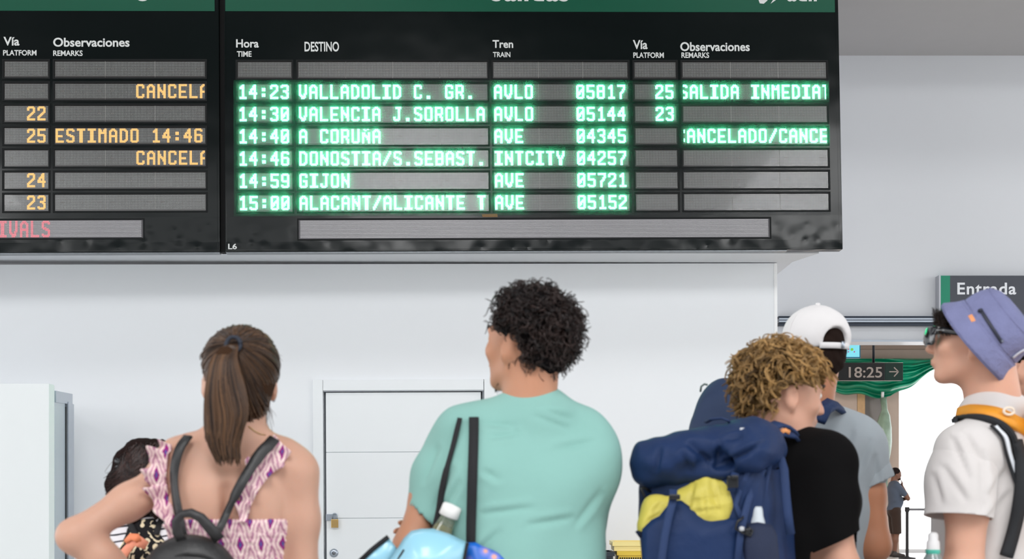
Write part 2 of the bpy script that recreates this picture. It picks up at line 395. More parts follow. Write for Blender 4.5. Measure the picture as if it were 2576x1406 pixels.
G = {
'A': '0,11 0,2 2,0 3,0 5,2 5,11|0,6 5,6', 'B': '0,0 0,11 4,11 5,10 5,7 4,6 0,6|0,0 4,0 5,1 5,5 4,6',
'C': '5,2 5,1 4,0 1,0 0,1 0,10 1,11 4,11 5,10 5,9', 'D': '0,0 0,11 3,11 5,9 5,2 3,0 0,0',
'E': '5,0 0,0 0,11 5,11|0,6 4,6', 'G': '5,2 5,1 4,0 1,0 0,1 0,10 1,11 4,11 5,10 5,6 3,6',
'I': '0,0 5,0|2,0 2,11|3,0 3,11|0,11 5,11', 'J': '2,0 5,0|4,0 4,9 3,11 1,11 0,9', 'L': '0,0 0,11 5,11',
'M': '0,11 0,0 2,3 3,3 5,0 5,11', 'N': '0,11 0,0 0,2 5,9|5,0 5,11', 'O': '1,0 4,0 5,1 5,10 4,11 1,11 0,10 0,1 1,0',
'P': '0,11 0,0 4,0 5,1 5,5 4,6 0,6', 'R': '0,11 0,0 4,0 5,1 5,5 4,6 0,6|3,6 5,9 5,11',
'S': '5,1 4,0 1,0 0,1 0,4 1,5 4,6 5,7 5,10 4,11 1,11 0,10', 'T': '0,0 5,0|2,0 2,11|3,0 3,11',
'U': '0,0 0,10 1,11 4,11 5,10 5,0', 'V': '0,0 0,7 2,11 3,11 5,7 5,0', 'Y': '0,0 0,3 2,6 2,11|5,0 5,3 3,6 3,11',
'/': '5,0 0,11', '.': '2,10 3,10|2,11 3,11', ':': '2,3 3,3 3,4|2,4 2,3|2,8 3,8 3,9|2,9 2,8', '^': '0,1 1,0 3,1 4,0',
'0': '1,0 4,0 5,1 5,10 4,11 1,11 0,10 0,1 1,0|4,4 1,8', '1': '1,2 3,0 3,11|1,11 5,11', '2': '0,2 1,0 4,0 5,1 5,4 0,9 0,11 5,11',
'3': '0,1 1,0 4,0 5,1 5,4 4,5 2,5|4,6 5,7 5,10 4,11 1,11 0,10', '4': '4,11 4,0 0,6 0,7 5,7', '5': '5,0 0,0 0,5 4,5 5,6 5,10 4,11 1,11 0,10',
'6': '5,1 4,0 1,0 0,1 0,10 1,11 4,11 5,10 5,6 4,5 0,5', '7': '0,0 5,0 5,3 2,7 2,11', '8': '1,0 4,0 5,1 5,4 4,5 1,5 0,4 0,1 1,0|1,5 0,6 0,10 1,11 4,11 5,10 5,6 4,5',
'9': '0,10 1,11 4,11 5,10 5,1 4,0 1,0 0,1 0,5 1,6 5,6', ' ': ''}
def glyph(ch):
    S = set()
    if ch == 'Ñ':
        for (x, y) in glyph('N'):
            if y >= 3: S.add((x, y))
        for (x, y) in ((1,0),(2,0),(2,1),(3,1),(4,0),(5,0)): S.add((x, y))
        for y in range(3, 13): S |= {(0, y), (1, y), (5, y), (6, y)}
        return S
    for pl in G[ch].split('|'):
        p = [tuple(map(int, q.split(','))) for q in pl.split()]
        for (x0, y0), (x1, y1) in zip(p[:-1], p[1:]):
            n = max(abs(x1-x0), abs(y1-y0), 1)
            for i in range(n+1):
                x = round(x0+(x1-x0)*i/n); y = round(y0+(y1-y0)*i/n)
                S |= {(x, y), (x+1, y), (x, y+1), (x+1, y+1)}
    return S
def cells(txt, start=0, adv=9, ncol=999):
    S = set()
    for i, ch in enumerate(txt):
        for (x, y) in glyph(ch):
            X = start + i*adv + x
            if 0 <= X < ncol: S.add((X, y))
    return S

def dots(name, cs, u0, v1, pu, pv, r, h, n, material, parent, hexa=True):
    k = 6 if hexa else 4
    an = np.arange(k)*2*np.pi/k + (0 if hexa else np.pi/4)
    cs = np.array(sorted(cs), float); c = np.stack([u0+(cs[:, 0]+.5)*pu, np.full(len(cs), n), v1-(cs[:, 1]+.5)*pv], 1)
    if hexa:
        ring = np.stack([np.cos(an)*r, np.zeros(k), np.sin(an)*r], 1); ring2 = ring*.62; ring2[:, 1] = -h
        V = (c[:, None, :] + np.concatenate([ring, ring2])[None]).reshape(-1, 3)
        base = np.arange(len(cs))[:, None]*(2*k)
        tri = []
        for i in range(k):
            j = (i+1) % k; tri += [(i, j, k+j), (i, k+j, k+i)]
        for i in range(1, k-1): tri.append((k, k+i, k+i+1))
        Fa = (base[:, :, None] + np.array(tri)[None]).reshape(-1, 3)
    else:
        ring = np.stack([np.cos(an)*r, np.full(k, -h), np.sin(an)*r], 1)
        V = (c[:, None, :] + ring[None]).reshape(-1, 3); Fa = (np.arange(len(cs))[:, None]*4 + np.arange(4)[None])
    return link(name, np_mesh(name, V, Fa, False), material, parent, BP.M)

def display(board, x0, y0, x1, y1, ncol, lit=None, litm=None, seams=()):
    """one display window with its grid of diodes; pixel corners of the window in the photo"""
    u0, v0, u1, v1 = BP.rect(x0, y0, x1, y1)
    fr = MB(); b = .012
    for (a, c_, d, e) in ((u0-b, v0-b, u1+b, v0), (u0-b, v1, u1+b, v1+b), (u0-b, v0, u0, v1), (u1, v0, u1+b, v1)):
        fr.box((a, -.004, c_), (d, .01, e))
    w = MB().box((u0, .004, v0), (u1, .012, v1)).build('display_window', M_module, board, BP.M)
    fr.build('bezel', M_frame, w, BP.M)
    m = .006
    pu = (u1-u0-2*m)/ncol; pv = (v1-v0-2*m-.006)/13
    lit = lit or set()
    allc = {(x, y) for x in range(ncol) for y in range(13)} - lit
    tag(dots('unlit_diodes', allc, u0+m, v1-m, pu, pv, .0026, .002, .004, M_dot, w, False), kind='stuff')
    if lit: tag(dots('lit_diodes', lit, u0+m, v1-m, pu, pv, .0046, .0045, .0038, litm, w), kind='stuff')
    mk = MB()                                                     # moulded marks between the diode tiles
    nt = max(1, round(ncol/44)); step = ncol/nt
    for i in range(nt):
        for q in (.10, .84):
            x = u0+m+(i+q)*step*pu; mk.box((x, .0015, v1-m-6.6*pv), (x+pu*3.4, .004, v1-m-6.25*pv))
        for q in (.42, .52):
            x = u0+m+(i+q)*step*pu; mk.box((x, .0015, v1-m-7.5*pv), (x+pu*.8, .004, v1-m-7.2*pv))
        if i: mk.box((u0+m+i*step*pu-.001, .002, v0), (u0+m+i*step*pu+.001, .004, v1))
    tag(mk.build('tile_marks', mat_mark, w, BP.M), kind='stuff')
    return w
mat_mark = mat('tile_mark_grey', (128, 124, 120), .5)

def ticker(board, x0, y0, x1, y1, lit=None, ncols=0):
    u0, v0, u1, v1 = BP.rect(x0, y0, x1, y1)
    w = MB().box((u0, .003, v0), (u1, .012, v1)).build('ticker_window', M_slatb, board, BP.M)
    sl = MB(); n = 13; p = (v1-v0-.01)/n
    sl_u0 = u0+.012
    for i in range(n):
        z = v1-.005-(i+.5)*p; sl.box((sl_u0, -.001, z-p*.27), (u1-.012, .003, z+p*.27))
    tag(sl.build('slats', M_slat, w, BP.M), kind='stuff')
    b = .010; fr = MB()
    for (a, c_, d, e) in ((u0-b, v0-b, u1+b, v0), (u0-b, v1, u1+b, v1+b), (u0-b, v0, u0, v1), (u1, v0, u1+b, v1)): fr.box((a, -.003, c_), (d, .01, e))
    fr.build('bezel', M_frame, w, BP.M)
    return w, u0, v0, u1, v1, p

rows = [154.5+55.9*i for i in range(7)]
def build_board(name, label, x0, x1, side):
    b = empty(name, BP.M @ Vector(((BP.uv(x0, 300)[0]+BP.uv(x1, 300)[0])/2, 0, BP.uv(x0, 632)[1])), label, 'display board', 'diode display boards over the white wall')
    u0 = BP.uv(x0, 632)[0] if side == 'L' else BP.uv(568, 632)[0]; u1 = BP.uv(x1, 632)[0]
    vb = BP.uv(568, 632)[1]; vt = BP.uv(568, -120)[1]; vh = BP.uv(900, 29)[1]
    hb = MB()
    hb.box((u0, .012, vb), (u1, .09, vt), .004)
    hb.build('housing', M_board, b, BP.M)
    # front sheet between the windows is the housing; proud folded edge below and at the sides
    MB().box((u0-.002, -.004, vb-.004), (u1+.002, .088, vb+.010), .003).build('bottom_lip', M_board, b, BP.M)
    ex = (u1-.014, u1+.003) if side == 'L' else (u0-.003, u0+.008)
    MB().box((ex[0], -.002, vb), (ex[1], .088, vt), .003).build('side_lip', M_board, b, BP.M)
    if side == 'R': MB().box((u1-.022, -.002, vb), (u1+.003, .088, vt), .003).build('side_lip', M_board, b, BP.M)
    # thin worn metal line under the lip
    MB().box((u0, .008, vb-.012), (u1-.4 if side == 'R' else u1, .07, vb-.004)).build('bottom_rail', M_edge, b, BP.M)
    he = BP.uv(540, 20)[0] if side == 'L' else u1-.022
    hs = u0 if side == 'L' else u0+.005
    MB().box((hs, -.003, vh), (he, .012, vt-.01)).build('header_band', M_header, b, BP.M)
    return b, u0, u1, vb, vt

bl, *_l = build_board('arrivals_board', 'black arrivals board with green header and amber diode text at upper left', -900, 552, 'L')
br, *_r = build_board('departures_board', 'wide black departures board with green header and glowing green diode text', 568, 2119, 'R')

def sheet(board, cut, u0, u1, v0, v1, name='front_sheet'):
    """front sheet with real openings for the display windows"""
    us = sorted({u0, u1} | {c[0] for c in cut} | {c[2] for c in cut}); vs = sorted({v0, v1} | {c[1] for c in cut} | {c[3] for c in cut})
    mb = MB()
    for a, b in zip(us[:-1], us[1:]):
        run = None
        for c, d in zip(vs[:-1], vs[1:]):
            cxm, cym = (a+b)/2, (c+d)/2
            hole = any(q[0] < cxm < q[2] and q[1] < cym < q[3] for q in cut)
            if not hole: run = [c, d] if run is None else [run[0], d]
            if hole or d == vs[-1]:
                if run: mb.box((a, 0, run[0]), (b, .012, run[1]))
                run = None
    mb.build(name, M_board, board, BP.M)

colsR = [(597, 734, 45, 'time'), (749, 1226, 162, 'dest'), (1240, 1580, 117, 'tren'), (1595, 1701, 36, 'via'), (1715.5, 2079, 126, 'rem')]
colsL = [(10, 122, 37, 'via'), (137, 516.5, 126, 'rem')]
textR = {1: {'time': '14:23', 'dest': 'VALLADOLID C. GR.', 'tren': 'AVLO    05817', 'via': '  25'},
 2: {'time': '14:30', 'dest': 'VALENCIA J.SOROLLA', 'tren': 'AVLO    05144', 'via': '  23'},
 3: {'time': '14:40', 'dest': 'A CORUÑA', 'tren': 'AVE     04345'}, 4: {'time': '14:46', 'dest': 'DONOSTIA/S.SEBAST.', 'tren': 'INTCITY 04257'},
 5: {'time': '14:59', 'dest': 'GIJON', 'tren': 'AVE     05721'}, 6: {'time': '15:00', 'dest': 'ALACANT/ALICANTE T', 'tren': 'AVE     05152'}}
cutR = []; cutL = []
for r in range(7):
    for (x0, x1, nc, key) in colsR:
        dx = (rows[r]-155)*(.008+(x0-597)*7.1e-6); rc = BP.rect(750, rows[r], 751, rows[r]+42.5)
        uu0 = BP.uv(x0+dx, rows[r]+20)[0]; uu1 = BP.uv(x1+dx, rows[r]+20)[0]
        if r == 0: store = globals().setdefault('SR', {}); store[key] = (uu0, uu1)
        uu0, uu1 = SR[key]
        t = textR.get(r, {}).get(key); lit = set()
        if t: lit = cells(t, 0, 9, nc)
        if key == 'rem' and r == 1: lit = cells('SALIDA INMEDIAT', -3, 9, nc)
        if key == 'rem' and r == 3: lit = cells('CANCELADO/CANCE', -6, 9, nc)
        # windows share one grid, so corners come straight from board coordinates
        u0, v0, u1, v1 = uu0, rc[1], uu1, rc[3]
        cutR.append((u0, v0, u1, v1))
        BPr = BP.rect; BP.rect = lambda *a, q=(u0, v0, u1, v1): q
        display(br, 0, 0, 0, 0, nc, lit, M_green); del BP.rect
for r in range(7):
    for (x0, x1, nc, key) in colsL:
        rc = BP.rect(300, rows[r]-1.5, 301, rows[r]+40.5); u0, u1 = BP.uv(x0, 170)[0], BP.uv(x1, 170)[0]
        lit = set()
        if key == 'via':
            t = {2: '22', 3: '25', 5: '24', 6: '23'}.get(r)
            if t: lit = cells(t, 19, 9, nc)
        else:
            if r in (1, 4): lit = cells('CANCELA', 68, 9, nc)
            if r == 3: lit = cells('ESTIMADO 14:46', 0, 9, nc)
        q = (u0, rc[1], u1, rc[3]); cutL.append(q)
        BP.rect = lambda *a, q=q: q
        display(bl, 0, 0, 0, 0, nc, lit, M_amber); del BP.rect
# ticker windows
w, u0, v0, u1, v1, p = ticker(br, 751, 553, 1937, 597); cutR.append((u0, v0, u1, v1))
w, u0, v0, u1, v1, p = ticker(bl, -700, 556, 360, 598); cutL.append((u0, v0, u1, v1))
ue = BP.uv(126, 578)[0]; cs = cells('LLEGADAS / ARRIVALS', 0, 9); n_ = 19*9-2
pu = p*.92
tag(dots('lit_diodes', cs, ue-n_*pu, v1-.005, pu, p, .0042, .0045, -.001, M_red, w), kind='stuff')
sheet(br, cutR, _r[0]+.001, _r[1]-.001, _r[2]+.002, _r[3]-.002)
sheet(bl, cutL, _l[0]+.001, _l[1]-.001, _l[2]+.002, _l[3]-.002)
# added see-through sheet over the display area, scatters the diodes' light into a halo
m = bpy.data.materials.new('glow_scatter'); m.use_nodes = True; nt = m.node_tree; nt.nodes.clear()
o_ = nt.nodes.new('ShaderNodeOutputMaterial'); mx = nt.nodes.new('ShaderNodeMixShader'); tr = nt.nodes.new('ShaderNodeBsdfTransparent'); tl_ = nt.nodes.new('ShaderNodeBsdfTranslucent')
nz = nt.nodes.new('ShaderNodeTexNoise'); nz.inputs['Scale'].default_value = 1.5; mr = nt.nodes.new('ShaderNodeMapRange'); mr.inputs[3].default_value = .04; mr.inputs[4].default_value = .06
nt.links.new(nz.outputs[0], mr.inputs[0]); nt.links.new(mr.outputs[0], mx.inputs[0])
nt.links.new(tr.outputs[0], mx.inputs[1]); nt.links.new(tl_.outputs[0], mx.inputs[2]); nt.links.new(mx.outputs[0], o_.inputs[0])
M_glow = m
a = BP.rect(588, 203, 2090, 541); MB().box((a[0], -.020, a[1]), (a[2], -.0195, a[3])).build('glow_sheet', M_glow, br, BP.M)
# lettering
def bt(board, s, x0, y0, x1, y1, bold=.022, m=None, n=-.0005, **k):
    a = BP.rect(x0, y0, x1, y1); text('lettering', s, a, n, BP.M, m or M_letter, board, bold, .002, **k)
for s, *q in (('Vía', 9, 93, 49, 115), ('PLATFORM', 8, 126, 92, 140), ('Observaciones', 134, 95, 326, 118), ('REMARKS', 134, 127, 208, 141)): bt(bl, s, *q)
for s, *q in (('Hora', 594, 99, 651, 120), ('TIME', 596, 129, 633, 143), ('DESTINO', 766, 105, 853, 130), ('Tren', 1239, 101, 1291, 121), ('TRAIN', 1240, 131, 1284, 144),
              ('Vía', 1592, 101, 1629, 124), ('PLATFORM', 1593, 132, 1670, 146), ('Observaciones', 1711, 106, 1886, 129), ('REMARKS', 1714, 132, 1784, 146), ('L6', 574, 613, 596, 627)): bt(br, s, *q)
bt(bl, 'Llegadas', 268, -64, 490, 4, n=-.0035); bt(br, 'Salidas', 1232, -56, 1432, 4.5, n=-.0035); bt(br, 'adif', 1978, -44, 2062, 4.5, n=-.0035)
# slanted swoosh mark left of the operator's lettering
def bpoly(name, board, pts, n, th, m):
    MB().prism([BP.uv(*p) for p in pts], n-th, n).build(name, m, board, BP.M)
bpoly('emblem', br, [(1908, 1), (1916, -16), (1936, -44), (1948, -50), (1936, -22), (1930, 2), (1921, 10), (1911, 9)], -.0032, .002, M_letter)
bpoly('emblem', br, [(1938, 10), (1962, -26), (1968, -25), (1954, -1)], -.0032, .002, M_letter)
bpoly('tape_scrap', br, [(1212, 539), (1251, 538), (1252, 546), (1214, 546)], 0.0, .002, mat('brown_tape', (122, 92, 54), .6))
# dark slot between the boards
structure('trim_2', MB().box((BP.uv(553, 632)[0]+.002, .03, _r[2]), (BP.uv(568, 632)[0]-.002, .10, _r[3])), mat('black_slot', (6, 6, 8), .9), BP.M)
# ------------------------------------------------------------------ the passage behind the entrance
YPW = 29.5
def PX(px, Y=YPW): return (px-CX)/F*Y
def PZ(py, Y=YPW): return CAMZ+(CY-py)/F*Y
pz = PZ(861)
def upright(name, x0, x1, m, d=.3, top=pz): return structure(name, MB().box((PX(x0), YPW, 0), (PX(x1), YPW+d, top)), m)
upright('wall_passage', 1800, 2156, M_beige)
post = upright('trim_3', 2157, 2176, M_wood, .2)
gl = structure('window_1', MB().box((PX(2176), YPW+.02, 0), (PX(2188), YPW+.1, pz)).box((PX(2222), YPW+.02, 0), (PX(2226), YPW+.1, pz)).box((PX(2176), YPW+.02, 0), (PX(2226), YPW+.1, .15)), mat('dark_window_frame', (96, 92, 90), .5))
MB().box((PX(2188), YPW+.05, .15), (PX(2222), YPW+.07, pz)).build('pane', mat('smoky_pane', (118, 112, 108), .12, var=.25, vscale=2), gl)
upright('wall_column', 2226, 2262, M_beige, 1.2)
structure('ceiling', MB().box((1.9, 12.3, pz), (16, YPW+1, pz+.3)), M_brown).name = 'ceiling_passage'
structure('trim_4', MB().box((2.0, YPW-.35, PZ(878, YPW-.35)), (16, YPW-.05, pz)), M_brown)
structure('trim_5', MB().box((2.0, YPW-.2, PZ(903, YPW-.2)), (16, YPW+.05, PZ(878, YPW-.2))), mat('pale_taupe_beam', (176, 162, 152), .8, var=.04))
structure('wall_passage_left', MB().box((1.9, 12.3, 0), (2.0, YPW, pz)), M_beige)
# green debris sheeting slung under the beam
def sheeting():
    nu, nv = 90, 26; V = np.zeros((nu+1, nv+1, 3))
    for i in range(nu+1):
        px = 2040 + 360*i/nu
        t = (px-2100)/260
        bot = 985 + 14*math.sin(t*3.0) + 4*math.sin(t*19) - (max(0, px-2240)/120.0)**1.0*62 
        for j in range(nv+1):
            s = j/nv; py = 902 + (bot-902)*s
            Y = YPW-.45 - .26*math.sin(s*math.pi) - .08*math.sin(s*16+2.5*math.sin(t*5)) - .10*math.sin(s*31+3*math.sin(t*3+1)) - .03*math.sin(t*17+s*5)
            V[i, j] = P(px, py, Y)
    idx = np.arange((nu+1)*(nv+1)).reshape(nu+1, nv+1)
    Fq = np.stack([idx[:-1, :-1], idx[1:, :-1], idx[1:, 1:], idx[:-1, 1:]], -1).reshape(-1, 4)
    return np_mesh('debris_sheeting', V.reshape(-1, 3), Fq)
M_sheet = mat('green_plastic_film', (0, 150, 112), .3, var=.35, vscale=3, trans=.35, spec=.6)
o = link('plastic_sheeting', sheeting(), M_sheet)
sm = o.modifiers.new('s', 'SOLIDIFY'); sm.thickness = .004
tag(o, 'crumpled green plastic sheeting slung under the beam behind the clock sign', 'sheeting')
# wrapped bundle hanging beside the column
mb = MB(); pts = []; rr_ = []
for k, (py, w) in enumerate([(1000, 8), (1030, 7), (1045, 13), (1075, 20), (1110, 24), (1140, 22), (1165, 14), (1190, 8), (1230, 7)]):
    p = P(2222+4*math.sin(k), py, YPW-.6); pts.append(p); rr_.append(w/F*YPW)
bm_ = mb.tube(pts, rr_, 14).build('wrapped_bundle', mat('clear_green_wrap', (150, 176, 158), .15, var=.35, vscale=7, bump=.6, bscale=9, trans=.25))
tag(bm_, 'bundle wrapped in clear greenish film hanging in front of the beige column', 'bundle')
structure('trim_6', MB().tube([P(2222, 903, YPW-.2), P(2221, 960, YPW-.5), P(2220, 1001, YPW-.6)], .028, 8), mat('white_strap', (222, 224, 226), .5))
# cyan information screen
Y_ = 14.0
sc_ = empty('information_screen', P(2120, 900, Y_), 'small cyan information screen under the passage ceiling beside the white cap', 'screen')
a = P(2060, 861, Y_); b = P(2165, 901, Y_)
MB().box((a.x, Y_, b.z), (b.x, Y_+.06, a.z), .004).build('casing', mat('teal_screen_casing', (20, 120, 150), .4), sc_)
MB().box((a.x+.01, Y_-.003, b.z+.012), (b.x-.012, Y_+.001, a.z-.006)).build('display', mat('cyan_display', (90, 190, 210), .3, emit=lin((128, 205, 220)), estr=.8), sc_)
for q, c in (((2143, 879, 3.6), (120, 190, 70)), ((2134, 878, 2.5), (190, 60, 90)), ((2149, 885, 1.8), (170, 60, 120)), ((2134, 885, 1.6), (170, 60, 120))):
    p = P(q[0], q[1], Y_)
    MB().cyl((p.x, Y_-.006, p.z), (p.x, Y_-.002, p.z), q[2]/F*Y_).build('map_dot', mat('map_dot', c, .5, emit=lin(c), estr=.6), sc_)
MB().box((a.x+.12, Y_+.01, a.z), (a.x+.16, Y_+.04, 4.4)).build('hanger', M_alud, sc_)
# clock sign
Y_ = 13.4
ck = empty('clock_sign', P(2180, 957, Y_), 'black hanging clock sign reading 18:25 with a white arrow on green', 'sign')
a = P(2020, 912, Y_); b = P(2226, 957, Y_); c = P(2272, 957, Y_)
MB().box((a.x, Y_, b.z), (b.x, Y_+.08, a.z), .004).build('casing', mat('black_sign_panel', (10, 12, 12), .35), ck)
MB().box((b.x, Y_, b.z), (c.x, Y_+.08, a.z), .004).build('arrow_panel', mat('dark_green_panel', (0, 44, 34), .35), ck)
MP = Matrix.Identity(4); M_dim = mat('dim_sign_letters', (176, 166, 158), .5, var=.05)
q0 = P(2135, 950, Y_); q1 = P(2219, 923, Y_)
text('clock_digits', '18:25', (q0.x, q0.z, q1.x, q1.z), Y_-.001, MP, M_dim, ck, .01, .003)
ar = MB()
def seg(x0, y0, x1, y1, w=3.0):
    p = P(x0, y0, Y_-.002); q = P(x1, y1, Y_-.002); ar.ribbon([p, q], w/2/F*Y_, (0, -1, 0), .002, False)
seg(2237, 935, 2259, 935); seg(2249, 924, 2260, 935); seg(2249, 947, 2260, 935)
ar.build('arrow', M_dim, ck)
for px in (2060, 2200):
    p = P(px, 912, Y_); MB().cyl((p.x, Y_+.04, p.z), (p.x, Y_+.04, 4.4), .012).build('hanger', M_alud, ck)
# entrance sign on the wall over the header
Y_ = 11.9
es = empty('entrance_sign', P(2520, 840, Y_), 'dark grey Entrada sign with green side stripe above the entrance', 'sign')
a = P(2363, 692, Y_); b = P(2390, 860, Y_); c = P(2760, 860, Y_)
MB().box((a.x-.003, Y_+.0, b.z), (a.x+.012, Y_+.1, a.z), .002).build('sign_edge', mat('light_sign_edge', (178, 180, 186), .4, .5), es)
MB().box((a.x+.012, Y_, b.z), (b.x, Y_+.09, a.z-.004)).build('green_stripe', mat('sign_green', (0, 132, 100), .45), es)
MB().box((b.x, Y_, b.z), (c.x, Y_+.09, a.z-.004)).build('sign_face', mat('sign_graphite', (66, 69, 78), .45), es)
q0 = P(2408, 741, Y_); q1 = P(2556, 711, Y_)
text('lettering', 'Entrada', (q0.x, q0.z, q1.x, q1.z), Y_-.0005, MP, mat('sign_white', (232, 234, 238), .5, var=.01), es, .02, .003, space=1.1)

# queue barrier posts on the forecourt
for k, (px, lab) in enumerate(((2282, 'black retractable belt post beside the far bearded man'), (2347, 'black belt post behind the white bottle cap, right of the first post'))):
    Yq = 27.5
    p = P(px, 1378, Yq); q = empty('barrier_post', (p.x, Yq, 0), lab, 'barrier post', 'belt posts on the forecourt')
    MB().lathe([(0, 0), (.16, 0), (.16, .02), (.05, .035), (.03, .05), (.03, .9), (.045, .92), (.045, 1.0), (0, 1.0)], (p.x, Yq, 0)).build('post', M_dark, q)
    if k == 0:
        e = P(2347, 1281, Yq); MB().box((p.x+.04, Yq-.005, .93), (e.x-.06, Yq+.005, .975)).build('belt', mat('grey_belt', (90, 92, 98), .7), q)
# black shopping basket, dark box, yellow crates by the wall
Yk = 10.2
def crate(x0, x1, z0, h, m, lab, cat, holes, y0=Yk, dy=.36, nm='crate', grp=None, lip=.012):
    e = empty(nm, ((x0+x1)/2, y0+dy/2, z0), lab, cat, grp)
    w = MB(); t = .008
    for (a, b) in (((x0+lip, y0+lip, z0), (x1-lip, y0+lip+t, z0+h-.012)), ((x0+lip, y0+dy-lip-t, z0), (x1-lip, y0+dy-lip, z0+h-.012)), ((x0+lip, y0+lip+t, z0), (x0+lip+t, y0+dy-lip-t, z0+h-.012)),
                   ((x1-lip-t, y0+lip+t, z0), (x1-lip, y0+dy-lip-t, z0+h-.012)), ((x0+lip+t, y0+lip+t, z0+.001), (x1-lip-t, y0+dy-lip-t, z0+t))): w.box(a, b)
    w.build('shell', m, e)
    r = MB()
    for (a, b) in (((x0, y0, z0+h-.03), (x1, y0+.0205, z0+h)), ((x0, y0+dy-.0205, z0+h-.03), (x1, y0+dy, z0+h)), ((x0, y0+.0205, z0+h-.03), (x0+.0195, y0+dy-.0205, z0+h)), ((x1-.0195, y0+.0205, z0+h-.03), (x1, y0+dy-.0205, z0+h))): r.box(a, b)
    r.build('rim', m, e)
    if holes:
        hm = MB(); n = int((x1-x0)/.017)
        for i in range(n):
            x = x0+.02+i*.016
            if x > x1-.03: break
            hm.box((x, y0+lip-.002, z0+h-.065), (x+.009, y0+lip+.001, z0+h-.045))
        tag(hm.build('slots', M_dark, e), kind='stuff')
    return e
M_yel = mat('yellow_crate_plastic', (226, 192, 70), .45, var=.12, vscale=9); M_yel2 = mat('pale_yellow_crate', (244, 224, 150), .45, var=.04)
M_blk = mat('black_crate_plastic', (52, 58, 66), .35, var=.15)
sx = lambda px: (px-CX)/F*Yk
zy = lambda py: CAMZ+(CY-py)/F*Yk
zl = 0.0
ztop2 = zy(1386)
for k in range(4):
    h = ztop2/4
    crate(sx(1552), sx(1552)+.42, k*h, h-.001, M_yel, ['yellow slotted crate at the floor, bottom of the stack by the wall', 'yellow slotted crate second from the floor in the wall stack', 'yellow slotted crate third from the floor in the wall stack', 'yellow slotted crate just under the pale yellow box by the wall'][k], 'crate', True, grp='yellow crates by the wall')
crate(sx(1541), sx(1541)+.40, ztop2, zy(1363)-ztop2, M_yel2, 'pale yellow box on top of the yellow crate stack by the wall', 'box', False, nm='box', dy=.34)
zt2 = zy(1388)
for k in range(4):
    h = zt2/4
    crate(sx(1425), sx(1546), k*h, h-.001, M_blk, ['black slotted basket at the floor beside the yellow stack', 'black slotted basket second from the floor beside the yellow stack', 'black slotted basket third from the floor beside the yellow stack', 'uppermost black slotted basket beside the yellow crates'][k], 'basket', True, y0=Yk-.03, dy=.36, nm='basket', grp='black baskets by the wall')
crate(sx(1440), sx(1524), zt2, zy(1366)-zt2, mat('charcoal_box', (66, 72, 80), .5), 'charcoal box on top of the black baskets by the wall', 'box', False, y0=Yk+.02, dy=.24, nm='box')
